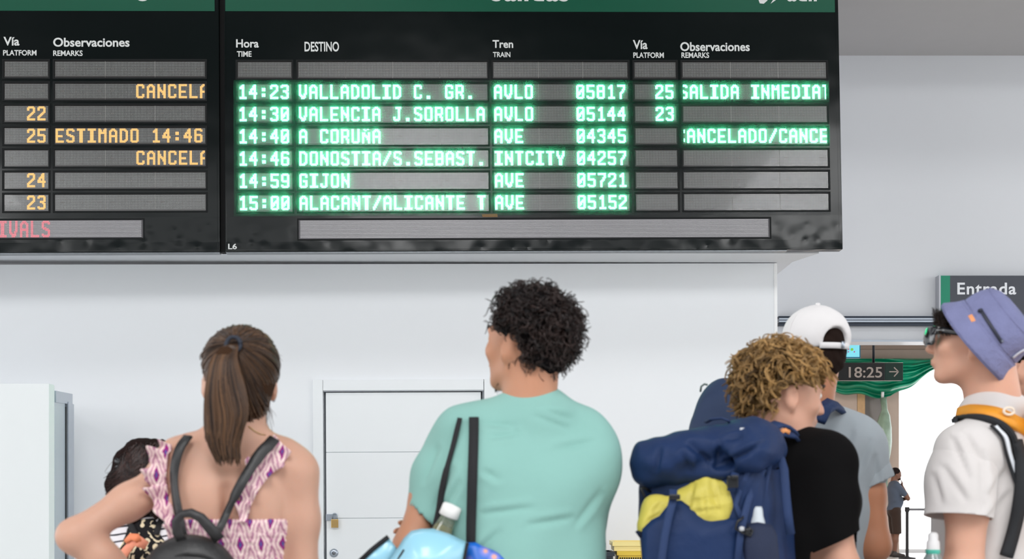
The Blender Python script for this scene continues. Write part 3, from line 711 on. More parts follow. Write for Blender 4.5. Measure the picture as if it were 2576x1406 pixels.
# ------------------------------------------------------------------ figures: smooth-union solids sampled on a grid
class Field:
    """a signed distance field; finer grid where the camera sees it"""
    def __init__(s, lo, hi, h=.0065, zsplit=None, hlow=.014):
        s.xs = np.arange(lo[0], hi[0]+h, h); s.ys = np.arange(lo[1], hi[1]+h, h)
        if zsplit and zsplit > lo[2]: s.zs = np.concatenate([np.arange(lo[2], zsplit, hlow), np.arange(zsplit, hi[2]+h, h)])
        else: s.zs = np.arange(lo[2], hi[2]+h, h)
        s.a = np.full((len(s.xs), len(s.ys), len(s.zs)), .2, np.float32)
    def _box(s, lo, hi):
        r = []
        for ax, l, h in zip((s.xs, s.ys, s.zs), lo, hi):
            i0 = max(0, int(np.searchsorted(ax, l))-1); i1 = min(len(ax), int(np.searchsorted(ax, h))+1)
            if i1 <= i0: return None
            r.append(slice(i0, i1))
        X, Y, Z = np.meshgrid(s.xs[r[0]], s.ys[r[1]], s.zs[r[2]], indexing='ij', sparse=True)
        return tuple(r), X, Y, Z
    def put(s, sl, d, k, op):
        a = s.a[sl]
        if op == 'sub':
            d = -d
            if k > 0:
                h = np.maximum(k-np.abs(a-d), 0)/k; s.a[sl] = np.maximum(a, d) + h*h*k*.25
            else: s.a[sl] = np.maximum(a, d)
        else:
            h = np.maximum(k-np.abs(a-d), 0)/max(k, 1e-6); s.a[sl] = np.minimum(a, d) - h*h*k*.25
    def cap(s, a, b, ra, rb=None, k=.03, op='add', off=0.0):
        rb = ra if rb is None else rb; ra += off; rb += off
        a = np.array(a, float); b = np.array(b, float); m = max(ra, rb)+k+.03
        g = s._box(np.minimum(a, b)-m, np.maximum(a, b)+m)
        if g is None: return s
        sl, X, Y, Z = g; ba = b-a; L2 = max(ba@ba, 1e-9)
        t = np.clip(((X-a[0])*ba[0]+(Y-a[1])*ba[1]+(Z-a[2])*ba[2])/L2, 0, 1)
        d = np.sqrt((X-a[0]-t*ba[0])**2+(Y-a[1]-t*ba[1])**2+(Z-a[2]-t*ba[2])**2) - (ra+(rb-ra)*t)
        s.put(sl, d, k, op); return s
    def ell(s, c, r, R=None, k=.03, op='add', off=0.0):
        c = np.array(c, float); r = np.array(r, float)+off; m = r.max()+k+.03
        g = s._box(c-m, c+m)
        if g is None: return s
        sl, X, Y, Z = g; dx, dy, dz = X-c[0], Y-c[1], Z-c[2]
        R = np.eye(3) if R is None else np.array(R)
        q = [dx*R[0, i]+dy*R[1, i]+dz*R[2, i] for i in range(3)]
        k0 = np.sqrt((q[0]/r[0])**2+(q[1]/r[1])**2+(q[2]/r[2])**2); k1 = np.sqrt((q[0]/r[0]**2)**2+(q[1]/r[1]**2)**2+(q[2]/r[2]**2)**2)
        s.put(sl, k0*(k0-1)/np.maximum(k1, 1e-6), k, op); return s
    def rbox(s, c, hs, R=None, rad=.02, k=.02, op='add'):
        c = np.array(c, float); hs = np.array(hs, float); m = np.linalg.norm(hs)+k+.03
        g = s._box(c-m, c+m)
        if g is None: return s
        sl, X, Y, Z = g; dx, dy, dz = X-c[0], Y-c[1], Z-c[2]; R = np.eye(3) if R is None else np.array(R)
        q = [np.abs(dx*R[0, i]+dy*R[1, i]+dz*R[2, i])-(hs[i]-rad) for i in range(3)]
        d = np.sqrt(sum(np.maximum(t, 0)**2 for t in q)) + np.minimum(np.maximum(np.maximum(q[0], q[1]), q[2]), 0) - rad
        s.put(sl, d, k, op); return s
    def warp(s, fn):
        """adds fn(X,Y,Z) to the distance near the surface (cloth folds)"""
        X, Y, Z = np.meshgrid(s.xs, s.ys, s.zs, indexing='ij', sparse=True); s.a += fn(X, Y, Z).astype(np.float32); return s
    def cut(s, p, n, c=None, r=None):
        """removes what lies beyond the plane (p, outward n), within r of c"""
        p = np.array(p, float); n = np.array(n, float); n /= np.linalg.norm(n)
        X, Y, Z = np.meshgrid(s.xs, s.ys, s.zs, indexing='ij', sparse=True)
        d = (X-p[0])*n[0]+(Y-p[1])*n[1]+(Z-p[2])*n[2]
        if c is not None:
            rr = np.sqrt((X-c[0])**2+(Y-c[1])**2+(Z-c[2])**2)-r; d = np.where(rr < 0, d, -1)
        s.a = np.maximum(s.a, d.astype(np.float32)); return s
    def extract(s):
        A = s.a; ins = A < 0
        n = np.zeros(tuple(d-1 for d in A.shape), np.uint8)
        for i in (0, 1):
            for j in (0, 1):
                for k in (0, 1): n += ins[i:A.shape[0]-1+i, j:A.shape[1]-1+j, k:A.shape[2]-1+k]
        act = np.argwhere((n > 0) & (n < 8)); idm = np.full(n.shape, -1, np.int32); idm[tuple(act.T)] = np.arange(len(act))
        acc = np.zeros((len(act), 3)); cnt = np.zeros(len(act))
        co = [s.xs, s.ys, s.zs]; C = [(i, j, k) for i in (0, 1) for j in (0, 1) for k in (0, 1)]
        val = {c: A[act[:, 0]+c[0], act[:, 1]+c[1], act[:, 2]+c[2]] for c in C}
        for c in C:
            for ax in range(3):
                if c[ax] == 0:
                    d = list(c); d[ax] = 1; d = tuple(d); va, vb = val[c], val[d]; m = (va < 0) != (vb < 0)
                    t = va[m]/(va[m]-vb[m]); pos = np.zeros((m.sum(), 3))
                    for q in range(3):
                        base = co[q][act[m, q]+c[q]]
                        pos[:, q] = base + (t*(co[q][act[m, q]+1]-co[q][act[m, q]]) if q == ax else 0)
                    acc[m] += pos; cnt[m] += 1
        V = acc/np.maximum(cnt, 1)[:, None]; Q = []
        for ax in range(3):
            sl0 = [slice(1, -1)]*3; sl1 = [slice(1, -1)]*3; sl0[ax] = slice(0, -1); sl1[ax] = slice(1, None)
            a0 = ins[tuple(sl0)]; a1 = ins[tuple(sl1)]; e = np.argwhere(a0 != a1)
            if not len(e): continue
            off = np.ones(3, int); off[ax] = 0; e = e+off
            b, c = [q for q in range(3) if q != ax]
            def cell(db, dc):
                q = e.copy(); q[:, b] -= db; q[:, c] -= dc; return idm[tuple(q.T)]
            f = np.stack([cell(1, 1), cell(0, 1), cell(0, 0), cell(1, 0)], 1)
            flip = ins[tuple(e.T)] == (ax == 1)
            f[flip] = f[flip][:, ::-1]; Q.append(f)
        Q = np.concatenate(Q); Q = Q[(Q >= 0).all(1)]
        for _ in range(2):                                            # light relaxation removes grid steps
            S = V.copy()*0; n_ = np.zeros(len(V))
            for i in range(4):
                np.add.at(S, Q[:, i], V[Q[:, (i+1) % 4]]); np.add.at(n_, Q[:, i], 1)
            V = V*.5 + .5*S/np.maximum(n_, 1)[:, None]
        return V, Q
    def build(s, name, material, parent, cuts=(), whole=False):
        """cuts: (point, outward normal, centre, radius); the mesh stays open there (cloth hems)"""
        V, Q = s.extract()
        if whole:                                                     # keep the largest connected piece
            L = np.arange(len(V)); 
            for _ in range(600):
                m = L[Q].min(1); L2 = L.copy(); np.minimum.at(L2, Q.ravel(), np.repeat(m, 4)); L2 = L2[L2]
                if (L2 == L).all(): break
                L = L2
            k = np.bincount(L).argmax(); Q = Q[L[Q[:, 0]] == k]; used = np.unique(Q); mp_ = np.full(len(V), -1); mp_[used] = np.arange(len(used)); V = V[used]; Q = mp_[Q]
        me = np_mesh(name, V, Q)
        if cuts:
            bm = bmesh.new(); bm.from_mesh(me)
            for p, n, c, r in cuts:
                c = Vector(c); fs = [f for f in bm.faces if (f.calc_center_median()-c).length < r]
                g = list({v for f in fs for v in f.verts}) + list({e for f in fs for e in f.edges}) + fs
                bmesh.ops.bisect_plane(bm, geom=g, plane_co=Vector(p), plane_no=Vector(n), clear_outer=True)
            bm.to_mesh(me); bm.free()
            me.polygons.foreach_set('use_smooth', [True]*len(me.polygons))
        o = link(name, me, material, parent)
        if cuts:
            m = o.modifiers.new('cloth', 'SOLIDIFY'); m.thickness = .004; m.offset = 0
        return o

def V3(*a): return np.array(a, float)
class Frame:
    """body axes: x right, y forward, z up"""
    def __init__(s, o, yaw=0, pitch=0, roll=0, scale=1.0):
        s.o = np.array(o, float); s.s = scale
        s.R = np.array(Matrix.Rotation(math.radians(yaw), 3, 'Z') @ Matrix.Rotation(math.radians(pitch), 3, 'X') @ Matrix.Rotation(math.radians(roll), 3, 'Y'))
    def __call__(s, x, y, z): return s.o + s.R @ (np.array((x, y, z), float)*s.s)

def skin_mat(name, rgb):
    return mat(name, rgb, .5, var=.07, vscale=9, bump=.04, bscale=220, sss=.25, spec=.35)
def cloth_mat(name, rgb, var=.05, bump=.25, bscale=14, rough=.85, fine=True):
    m = mat(name, rgb, rough, var=var, vscale=5, bump=bump, bscale=bscale, spec=.2, sheen=.1)
    return m

def head_sdf(f, H, ear=True, jaw=1.0, nose=1.0):
    """H: head frame, origin between the ears, unit = metre"""
    S = H.s; R = H.R
    f.ell(H(0, -.012, .045), V3(.073, .094, .078)*S, R, .02)
    f.ell(H(0, .030, .010), V3(.064, .068, .085)*S, R, .025)
    f.ell(H(0, .040, -.052), V3(.048*jaw, .050, .048)*S, R, .03)
    f.ell(H(0, .070, -.088), V3(.022*jaw, .018, .016)*S, R, .022)                   # chin
    for q in (-1, 1):
        f.cap(H(q*.052*jaw, -.002, -.045), H(q*.022*jaw, .062, -.086), .014*S, .013*S, .022)   # jaw line
        f.ell(H(q*.040, .066, -.012), V3(.022, .020, .020)*S, R, .02)                 # cheek
        f.ell(H(q*.032, .098, .020), V3(.017, .012, .011)*S, R, .012, 'sub')           # eye socket
        f.ell(H(q*.031, .080, .018), V3(.013, .0125, .0125)*S, R, .003)               # eyeball under lid
        f.cap(H(q*.012, .094, .036), H(q*.046, .082, .038), .0075*S, .006*S, .012)      # brow
    f.cap(H(0, .092, .022), H(0, .112*nose, -.018), .007*S, .0105*S, .010)            # nose
    f.ell(H(0, .104, -.022), V3(.016, .012, .008)*S, R, .008)
    f.ell(H(0, .094, -.048), V3(.021, .010, .0055)*S, R, .006)                        # lips
    f.ell(H(0, .091, -.058), V3(.018, .010, .006)*S, R, .006)
    if ear:
        for q in (-1, 1):
            Re = R @ np.array(Matrix.Rotation(math.radians(-18*q), 3, 'Z') @ Matrix.Rotation(math.radians(12), 3, 'X'))
            f.ell(H(q*.079, -.010, .000), V3(.0085, .020, .034)*S, Re, .006)
            f.ell(H(q*.075, .000, -.029), V3(.006, .010, .011)*S, Re, .006)
            f.ell(H(q*.089, -.006, .003), V3(.0065, .011, .020)*S, Re, .003, 'sub')
            f.cap(H(q*.079, .004, -.004), H(q*.077, .006, -.012), .004*S, .004*S, .004)

def hand_sdf(f, wrist, d, up, curl=.4, S=1.0, side=1, spread=.12):
    """wrist point, d: direction of the palm, up: back-of-hand normal, side: thumb side sign"""
    w = np.array(wrist, float); d = np.array(d, float); d /= np.linalg.norm(d); up = np.array(up, float); up -= d*(up@d); up /= np.linalg.norm(up)
    sd = np.cross(d, up)*side
    R = np.stack([sd, d, up], 1)
    f.ell(w+d*.045*S, V3(.040, .052, .016)*S, R, .012)
    L = [(.030, .070), (.010, .078), (-.010, .073), (-.029, .058)]
    for i, (o, ln) in enumerate(L):
        a = w + d*.080*S + sd*o*S; dd = d + sd*spread*(1.5-i)*.25; dd /= np.linalg.norm(dd); c = curl
        b = a + dd*ln*.45*S; d2 = dd*math.cos(c)-up*math.sin(c); e = b + d2*ln*.3*S; d3 = dd*math.cos(2*c)-up*math.sin(2*c); g = e + d3*ln*.27*S
        f.cap(w+d*.05*S+sd*o*.9*S, a, .0095*S, .0095*S, .006); f.cap(a, b, .0092*S, .0085*S, .003); f.cap(b, e, .0085*S, .0078*S, .003); f.cap(e, g, .0078*S, .0065*S, .003)
    a = w + d*.022*S + sd*.028*S; b = a + (d*.6+sd*.75-up*.3)*.042*S; c_ = b + (d*.95+sd*.25-up*.35)*.030*S
    f.cap(a, b, .013*S, .011*S, .008); f.cap(b, c_, .0105*S, .0085*S, .004)

def foot_sdf(f, B, x, y, off=0, k=.02):
    f.cap(B(x, y-.05, .05), B(x, y+.06, .038), .038+off, .035+off, k); f.cap(B(x, y+.05, .036), B(x*1.08, y+.145, .030), .035+off, .026+off, k)

# default joints of a standing 1.75 m figure in body axes
def joints(sh=.185, hz=0.0):
    return dict(sl=V3(-sh, -.005, 1.425), sr=V3(sh, -.005, 1.425), hl=V3(-.09, 0, .90), hr=V3(.09, 0, .90), kl=V3(-.105, .02, .49), kr=V3(.105, .02, .49), al=V3(-.11, -.02, .09), ar=V3(.11, -.02, .09))

def torso_sdf(f, B, w=1.0, dpt=1.0, off=0.0, neck=None, shj=.185, female=False, lower=True, upper=True, slope=.0):
    S = B.s; R = B.R
    E = lambda c, r, k=.06: f.ell(B(*c), V3(*r)*S, R, k, 'add', off)
    if upper:
        E((0, .0, 1.27), (.155*w, .105*dpt, .19)); E((0, -.015, 1.33), (.165*w, .090*dpt, .115))
        for q in (-1, 1):
            f.cap(B(0, -.012, 1.462-slope), B(q*(shj-.035), -.010, 1.432-slope), .050*S, .052*S, .04, 'add', off)
            E((q*.085*min(w, 1), -.060, 1.32), (.062*min(w, 1), .036, .085), .05)                                  # shoulder blade
            E((q*.080, .060, 1.33), (.075, .040, .070), .05)                                   # chest
            if female: E((q*.078, .085, 1.28), (.062, .050, .058), .04)
            f.cap(B(q*(.085 if female else .115)*w, -.01, 1.30), B(q*(.085 if female else .120)*w, -.005, 1.14), (.042 if female else .052)*S, .040*S, .05, 'add', off) # flank
        E((0, 0, 1.10), ((.125 if female else .138)*w, .092*dpt, .13))
    if lower:
        E((0, -.005, .95), ((.165 if female else .158)*w, .108*dpt, .12))
        for q in (-1, 1): E((q*.075, -.045, .90), (.080, .085, .085), .05)
def legs_sdf(f, B, J, off=0.0, w=1.0, upto=1.0):
    S = B.s
    for h, k_, a in (('hl', 'kl', 'al'), ('hr', 'kr', 'ar')):
        f.cap(B(*J[h]), B(*J[k_]), .085*S*w, .056*S*w, .04, 'add', off)
        if upto: 
            f.cap(B(*J[k_]), B(*(J[k_]*.62+J[a]*.38+V3(0, -.018, 0))), .052*S*w, .054*S*w, .03, 'add', off)
            f.cap(B(*(J[k_]*.62+J[a]*.38+V3(0, -.018, 0))), B(*J[a]), .052*S*w, .036*S, .03, 'add', off)

def folds(amp, fr, seedv, dirs=((1, .3, .8), (-.6, .4, 1), (.2, 1, .5))):
    r = np.random.default_rng(seedv); ph = r.uniform(0, 6, 6)
    def fn(X, Y, Z):
        o = 0
        for i, d in enumerate(dirs):
            p = fr*(d[0]*X+d[1]*Y+d[2]*Z)
            o = o + np.sin(p+ph[i]+1.7*np.sin(fr*.37*(Z*d[0]-X*d[2])+ph[i+1]))*amp/(i+1)
        return o
    return fn

# ---- hair
def hair_mat(name, c0, c1, rough=.42):
    m = bpy.data.materials.new(name); m.use_nodes = True; nt = m.node_tree; b = nt.nodes['Principled BSDF']
    at = nt.nodes.new('ShaderNodeAttribute'); at.attribute_name = 'tone'
    mx = nt.nodes.new('ShaderNodeMix'); mx.data_type = 'RGBA'; mx.inputs[6].default_value = (*lin(c0), 1); mx.inputs[7].default_value = (*lin(c1), 1)
    nt.links.new(at.outputs['Fac'], mx.inputs[0]); nt.links.new(mx.outputs[2], b.inputs['Base Color'])
    b.inputs['Roughness'].default_value = rough; b.inputs['Specular IOR Level'].default_value = .4
    return m
def strands(name, paths, tones, r, material, parent, taper=.35):
    """paths: (n, m, 3) array of strand points -> one mesh of thin three-sided tubes"""
    Pp = np.asarray(paths, float); n, m, _ = Pp.shape
    T = np.gradient(Pp, axis=1); T /= np.linalg.norm(T, axis=2, keepdims=True)+1e-9
    ref = np.array([.31, .77, .55]); A = np.cross(T, ref); A /= np.linalg.norm(A, axis=2, keepdims=True)+1e-9; B = np.cross(T, A)
    rad = (np.full(n, r) if np.isscalar(r) else np.asarray(r))[:, None]*np.linspace(1, taper, m)[None]
    V = np.stack([Pp + (A*math.cos(t)+B*math.sin(t))*rad[..., None] for t in (0, 2.094, 4.189)], 2).reshape(-1, 3)
    base = (np.arange(n)[:, None]*m + np.arange(m-1)[None]).reshape(-1)*3
    Q = np.concatenate([np.stack([base+a, base+b, base+3+b, base+3+a], 1) for a, b in ((0, 1), (1, 2), (2, 0))])
    me = np_mesh(name, V, Q)
    at = me.attributes.new('tone', 'FLOAT', 'POINT'); at.data.foreach_set('value', np.repeat(np.asarray(tones, np.float32), m*3))
    return link(name, me, material, parent)
def base_tone(o, v=.1):
    m = o.data.materials[0].copy(); b = m.node_tree.nodes['Principled BSDF']; b.inputs['Roughness'].default_value = .9; b.inputs['Specular IOR Level'].default_value = .08
    o.data.materials[0] = m
    me = o.data; at = me.attributes.new('tone', 'FLOAT', 'POINT'); at.data.foreach_set('value', np.full(len(me.vertices), v, np.float32)); return o
def smooth_noise(p, fr, sd):
    r = np.random.default_rng(sd); o = np.zeros(len(p))
    for i in range(4):
        d = r.normal(size=3); d /= np.linalg.norm(d); o += np.sin(p@d*fr*(1+.5*i)+r.uniform(0, 6))
    return o/4
# ------------------------------------------------------------------ people
from mathutils.bvhtree import BVHTree
EYE = Vector((0, 0, CAMZ))
def bvh_of(o):
    me = o.data; M = WM(o)
    return BVHTree.FromPolygons([M @ v.co for v in me.vertices], [tuple(p.vertices) for p in me.polygons])
def hit(bs, px, py, off=0.0, Y=3.4):
    d = (P(px, py, 1.0)-EYE).normalized(); best = None
    for b in bs:
        r = b.ray_cast(EYE, d)
        if r[0] is not None and (best is None or r[3] < best[3]): best = r
    if best is None: return P(px, py, Y), Vector((0, -1, 0))
    n = best[1]; n = n if n.dot(d) < 0 else -n
    return best[0] - d*off, n
def strap(name, bs, pts, w, m, parent, off=.006, th=.003, Y=3.3, sub=4, lift=None):
    """strap lying on what the camera ray meets; pts in photo pixels, w half width in metres"""
    pp = []; nn = []
    fine = []
    for (a, b) in zip(pts[:-1], pts[1:]):
        for k in range(sub): fine.append(tuple(a[q]+(b[q]-a[q])*k/sub for q in range(2)))
    fine.append(pts[-1][:2])
    for i, (x, y) in enumerate(fine):
        p, n = hit(bs, x, y, off, Y); pp.append(p); nn.append(n)
    for _ in range(3):                                               # taut: smooth depth and normals
        pp = [pp[0]]+[(pp[i-1]+pp[i]*2+pp[i+1])/4 for i in range(1, len(pp)-1)]+[pp[-1]]
        nn = [nn[0]]+[(nn[i-1]+nn[i]*2+nn[i+1]).normalized() for i in range(1, len(nn)-1)]+[nn[-1]]
    if lift: pp = [p+Vector((0, -1, 0))*lift for p in pp]
    return MB().ribbon(pp, w, nn, th).build(name, m, parent)

def crease(o, lines, w=9, depth=.006):
    """presses cloth folds (read in the photo) into the side of a garment that faces the viewer"""
    me = o.data; n = len(me.vertices); V = np.empty(n*3, np.float32); me.vertices.foreach_get('co', V); V = V.reshape(-1, 3)
    N = np.empty(n*3, np.float32); me.vertices.foreach_get('normal', N); N = N.reshape(-1, 3)
    M = np.array(WM(o)); W = V @ M[:3, :3].T + M[:3, 3]; NW = N @ M[:3, :3].T
    px = CX+F*W[:, 0]/W[:, 1]; py = CY-F*(W[:, 2]-CAMZ)/W[:, 1]; vd = W-np.array([0, 0, CAMZ]); vd /= np.linalg.norm(vd, axis=1)[:, None]
    face = np.clip(-(NW*vd).sum(1)*2, 0, 1); D = np.zeros(n)
    for x0, y0, x1, y1 in lines:
        dx, dy = x1-x0, y1-y0; L2 = dx*dx+dy*dy; t = np.clip(((px-x0)*dx+(py-y0)*dy)/L2, 0, 1)
        off = ((px-x0-t*dx)*dy-(py-y0-t*dy)*dx)/math.sqrt(L2); d = np.hypot(px-x0-t*dx, py-y0-t*dy); env = np.sin(np.clip(t*.9+.1, 0, 1)*math.pi)**.6
        D += (-np.exp(-(d/w)**2)+.55*np.exp(-((d-w*1.7)/w)**2)*(off > 0))*depth*env
    V2 = V + N*(D*face)[:, None]; me.vertices.foreach_set('co', V2.astype(np.float32).ravel()); me.update()
def person_root(B, label, group=None): return empty('person', (B.o[0], B.o[1], 0), label, 'person', group)
def body_field(B, H, top, h=.0062, zs=1.14, ext=.42, hlow=.017, cy=0):
    return Field((B.o[0]-ext, B.o[1]-.40, -.005), (B.o[0]+ext, B.o[1]+.40, top), h, zs, hlow)
def neck(f, B, H, r=.056, back=-.02):
    f.cap(B(0, -.018, 1.46), H(0, -.020, -.03), r*1.06, r*.98, .035)
    f.cap(B(0, -.02, 1.50), H(0, -.035, -.02), r*.8, r*.8, .04)
def arm(f, s, e, w, rs=.052, re=.040, rw=.028, k=.03, off=0):
    s, e, w = map(lambda p: np.array(p, float), (s, e, w)); m = s+(e-s)*.45
    f.cap(s, m, rs+off, (rs+re)*.49+off, k); f.cap(m, e, (rs+re)*.49+off, re+off, k)
    q = e+(w-e)*.3; f.cap(e, q, re*.98+off, re*1.02+off, k); f.cap(q, w, re*1.0+off, rw+off, k)
def lower_wear(root, B, J, trm, shm, w=1.0, short=False, top=1.02):
    """trousers and a pair of shoes"""
    f = Field((B.o[0]-.34, B.o[1]-.3, -.004), (B.o[0]+.34, B.o[1]+.32, 1.12*B.s), .014)
    torso_sdf(f, B, w, 1.0, .012, upper=False)
    J2 = dict(J)
    if short:
        for a, b in (('al', 'kl'), ('ar', 'kr')): J2[a] = J[b]-V3(0, 0, .01)
        for h_, k_ in (('hl', 'kl'), ('hr', 'kr')): f.cap(B(*J[h_]), B(*(J[k_]+V3(0, 0, -.02))), .105*B.s, .088*B.s, .04)
        zc = .46
    else:
        legs_sdf(f, B, J, .020); zc = .085
    f.cut((0, 0, zc), (0, 0, -1)); f.cut((0, 0, top*B.s), (0, 0, 1))
    f.build('trousers' if not short else 'shorts', trm, root)
    for q, a in ((-1, 'al'), (1, 'ar')):
        g = Field(B(J[a][0], 0, 0)-V3(.2, .26, B(0, 0, 0)[2]+.003), B(J[a][0], 0, 0)+V3(.2, .28, .16), .009)
        foot_sdf(g, B, J[a][0], .0, .010); g.cap(B(J[a][0], -.03, .05), B(J[a][0], -.025, .10), .046, .042, .02); g.cut((0, 0, .002), (0, 0, -1), None); g.build('shoe', shm, root)
def eyes(root, H, iris=(90, 60, 40)):
    for q in (-1, 1):
        c = Vector(H(q*.031, .0845, .018)); S = H.s
        mb = MB(); bm = bmesh.new(); bmesh.ops.create_uvsphere(bm, u_segments=14, v_segments=10, radius=.0098*S)
        for v in bm.verts: v.co += c
        mb.bm(bm, True); mb.build('eye', M_eye, root)
    for q in (-1, 1):
        e = MB().tube([H(q*.014, .1005, .040), H(q*.030, .0985, .045), H(q*.047, .084, .041)], [.0035, .0045, .002], 6).build('eyebrow', M_brow, root)
M_eye = mat('eye_white', (222, 218, 212), .2, var=.02); M_brow = mat('dark_brow', (60, 44, 34), .7)
M_denim = mat('dark_denim', (52, 62, 84), .8, bump=.2, bscale=90); M_shoe = mat('dark_shoe', (46, 44, 44), .5); M_white_shoe = mat('pale_shoe', (206, 204, 200), .5)

def shell_roots(n, H, off, keep, seedv, c=(0, -.012, .045), r=(.075, .096, .080)):
    """points on the skull in head axes, kept where keep(x, y, z) holds"""
    g = np.random.default_rng(seedv); out = []; c = np.array(c); r = np.array(r)+off
    while len(out) < n:
        d = g.normal(size=(4000, 3)); d /= np.linalg.norm(d, axis=1)[:, None]; p = c+d*r
        k = keep(p[:, 0], p[:, 1], p[:, 2]); out += list(zip(p[k], (d/r/np.linalg.norm(d/r, axis=1)[:, None])[k]))
    out = out[:n]; return np.array([o[0] for o in out]), np.array([o[1] for o in out])
def to_world(H, p): return H.o + (p*H.s) @ H.R.T
def curly(root, H, n, off, keep, seedv, m, L=(.035, .06), R=(.004, .009), rad=.0011, turns=(1.2, 2.6), droop=.5, npt=15, tone=(.0, 1.0), clump=1, cw=.0024):
    """curled locks growing from the skull; clump strands share a lock; none cross the ears or the eyes"""
    p, d = shell_roots(n, H, off, keep, seedv); g = np.random.default_rng(seedv+9)
    pw = to_world(H, p); dw = d @ H.R.T
    flow = np.cross(dw, g.normal(size=(n, 3))); flow /= np.linalg.norm(flow, axis=1)[:, None]
    lengths = g.uniform(*L, n); rr = g.uniform(*R, n); tt = g.uniform(*turns, n)*2*np.pi; ph = g.uniform(0, 6.28, n)
    s = np.linspace(0, 1, npt)[None, :, None]
    axis = dw*.55+flow*.75; axis[:, 2] -= .1; axis /= np.linalg.norm(axis, axis=1)[:, None]
    a = np.cross(axis, dw); a /= np.linalg.norm(a, axis=1)[:, None]+1e-9; b = np.cross(axis, a)
    ang = ph[:, None, None]+tt[:, None, None]*s; R_ = rr[:, None, None]*np.minimum(s*4, 1)
    path = pw[:, None, :] + axis[:, None, :]*(s*lengths[:, None, None]) + a[:, None, :]*np.cos(ang)*R_ + b[:, None, :]*np.sin(ang)*R_ + np.array([0, 0, -1.])*(s**2)*lengths[:, None, None]*droop
    t = tone[0]+(tone[1]-tone[0])*np.clip(.5+.35*smooth_noise(pw, 60, seedv)+g.normal(0, .2, n), 0, 1)
    loc = (path-H.o) @ H.R/H.s
    bad = np.zeros(n, bool)
    for q in (-1, 1): bad |= (np.linalg.norm(loc-V3(q*.088, -.006, -.004), axis=2) < .036).any(1)
    bad |= ((loc[..., 1] > .080) & (loc[..., 2] < .042)).any(1)
    path = path[~bad]; t = t[~bad]; rr = rr[~bad]
    if clump > 1:
        k = len(path); path = np.repeat(path, clump, 0); t = np.clip(np.repeat(t, clump)+g.normal(0, .12, k*clump), 0, 1)
        path = path + g.normal(0, cw, (k*clump, 1, 3))*np.linspace(1, .35, npt)[None, :, None]
    return strands('hair', path, t, rad, m, root)

# ================= the woman with the ponytail
skin_w = skin_mat('tanned_skin_woman', (194, 151, 130))
Yw = 3.28
B = Frame(((580-CX)/F*Yw, Yw, 0), 6, scale=.985); H = Frame((P(603, 968, Yw+.01)), 20, 4)
J = joints(.150)
root = person_root(B, 'woman seen from behind with brown ponytail, pink and purple patterned sundress, hand on hip')
f = body_field(B, H, 1.76, ext=.46)
torso_sdf(f, B, .80, .92, shj=.150, female=True); legs_sdf(f, B, J, w=.95)
head_sdf(f, H, jaw=.92); neck(f, B, H, .047)
sR = P(748, 1192, Yw); eR = P(762, 1452, Yw-.0); wR = P(748, 1690, Yw+.05)
f.cap(B(.06, -.01, 1.43), P(736, 1186, Yw), .040, .043, .05); f.cap(P(612, 1120, Yw), P(608, 1070, Yw-.01), .055, .048, .04)
arm(f, sR, eR, wR, .050, .036, .026); hand_sdf(f, wR, (0, .1, -1), (1, 0, 0), .4, .92, 1)
sL = P(432, 1196, Yw+.0); eL = P(186, 1348, Yw-.10); wL = P(420, 1530, Yw-.03)
f.cap(B(-.08, -.01, 1.425), sL, .040, .043, .05)
arm(f, sL, eL, wL, .043, .0345, .026); hand_sdf(f, wL, (.75, .5, -.35), (-.2, -.9, .2), .5, .92, 1)
f.cap(B(0, -.098, 1.36), B(0, -.094, 1.08), .006, .008, .03, 'sub')                        # spine furrow
for a in ('al', 'ar'): foot_sdf(f, B, J[a][0], 0)
body = f.build('body', skin_w, root); eyes(root, H); bw_ = bvh_of(body)
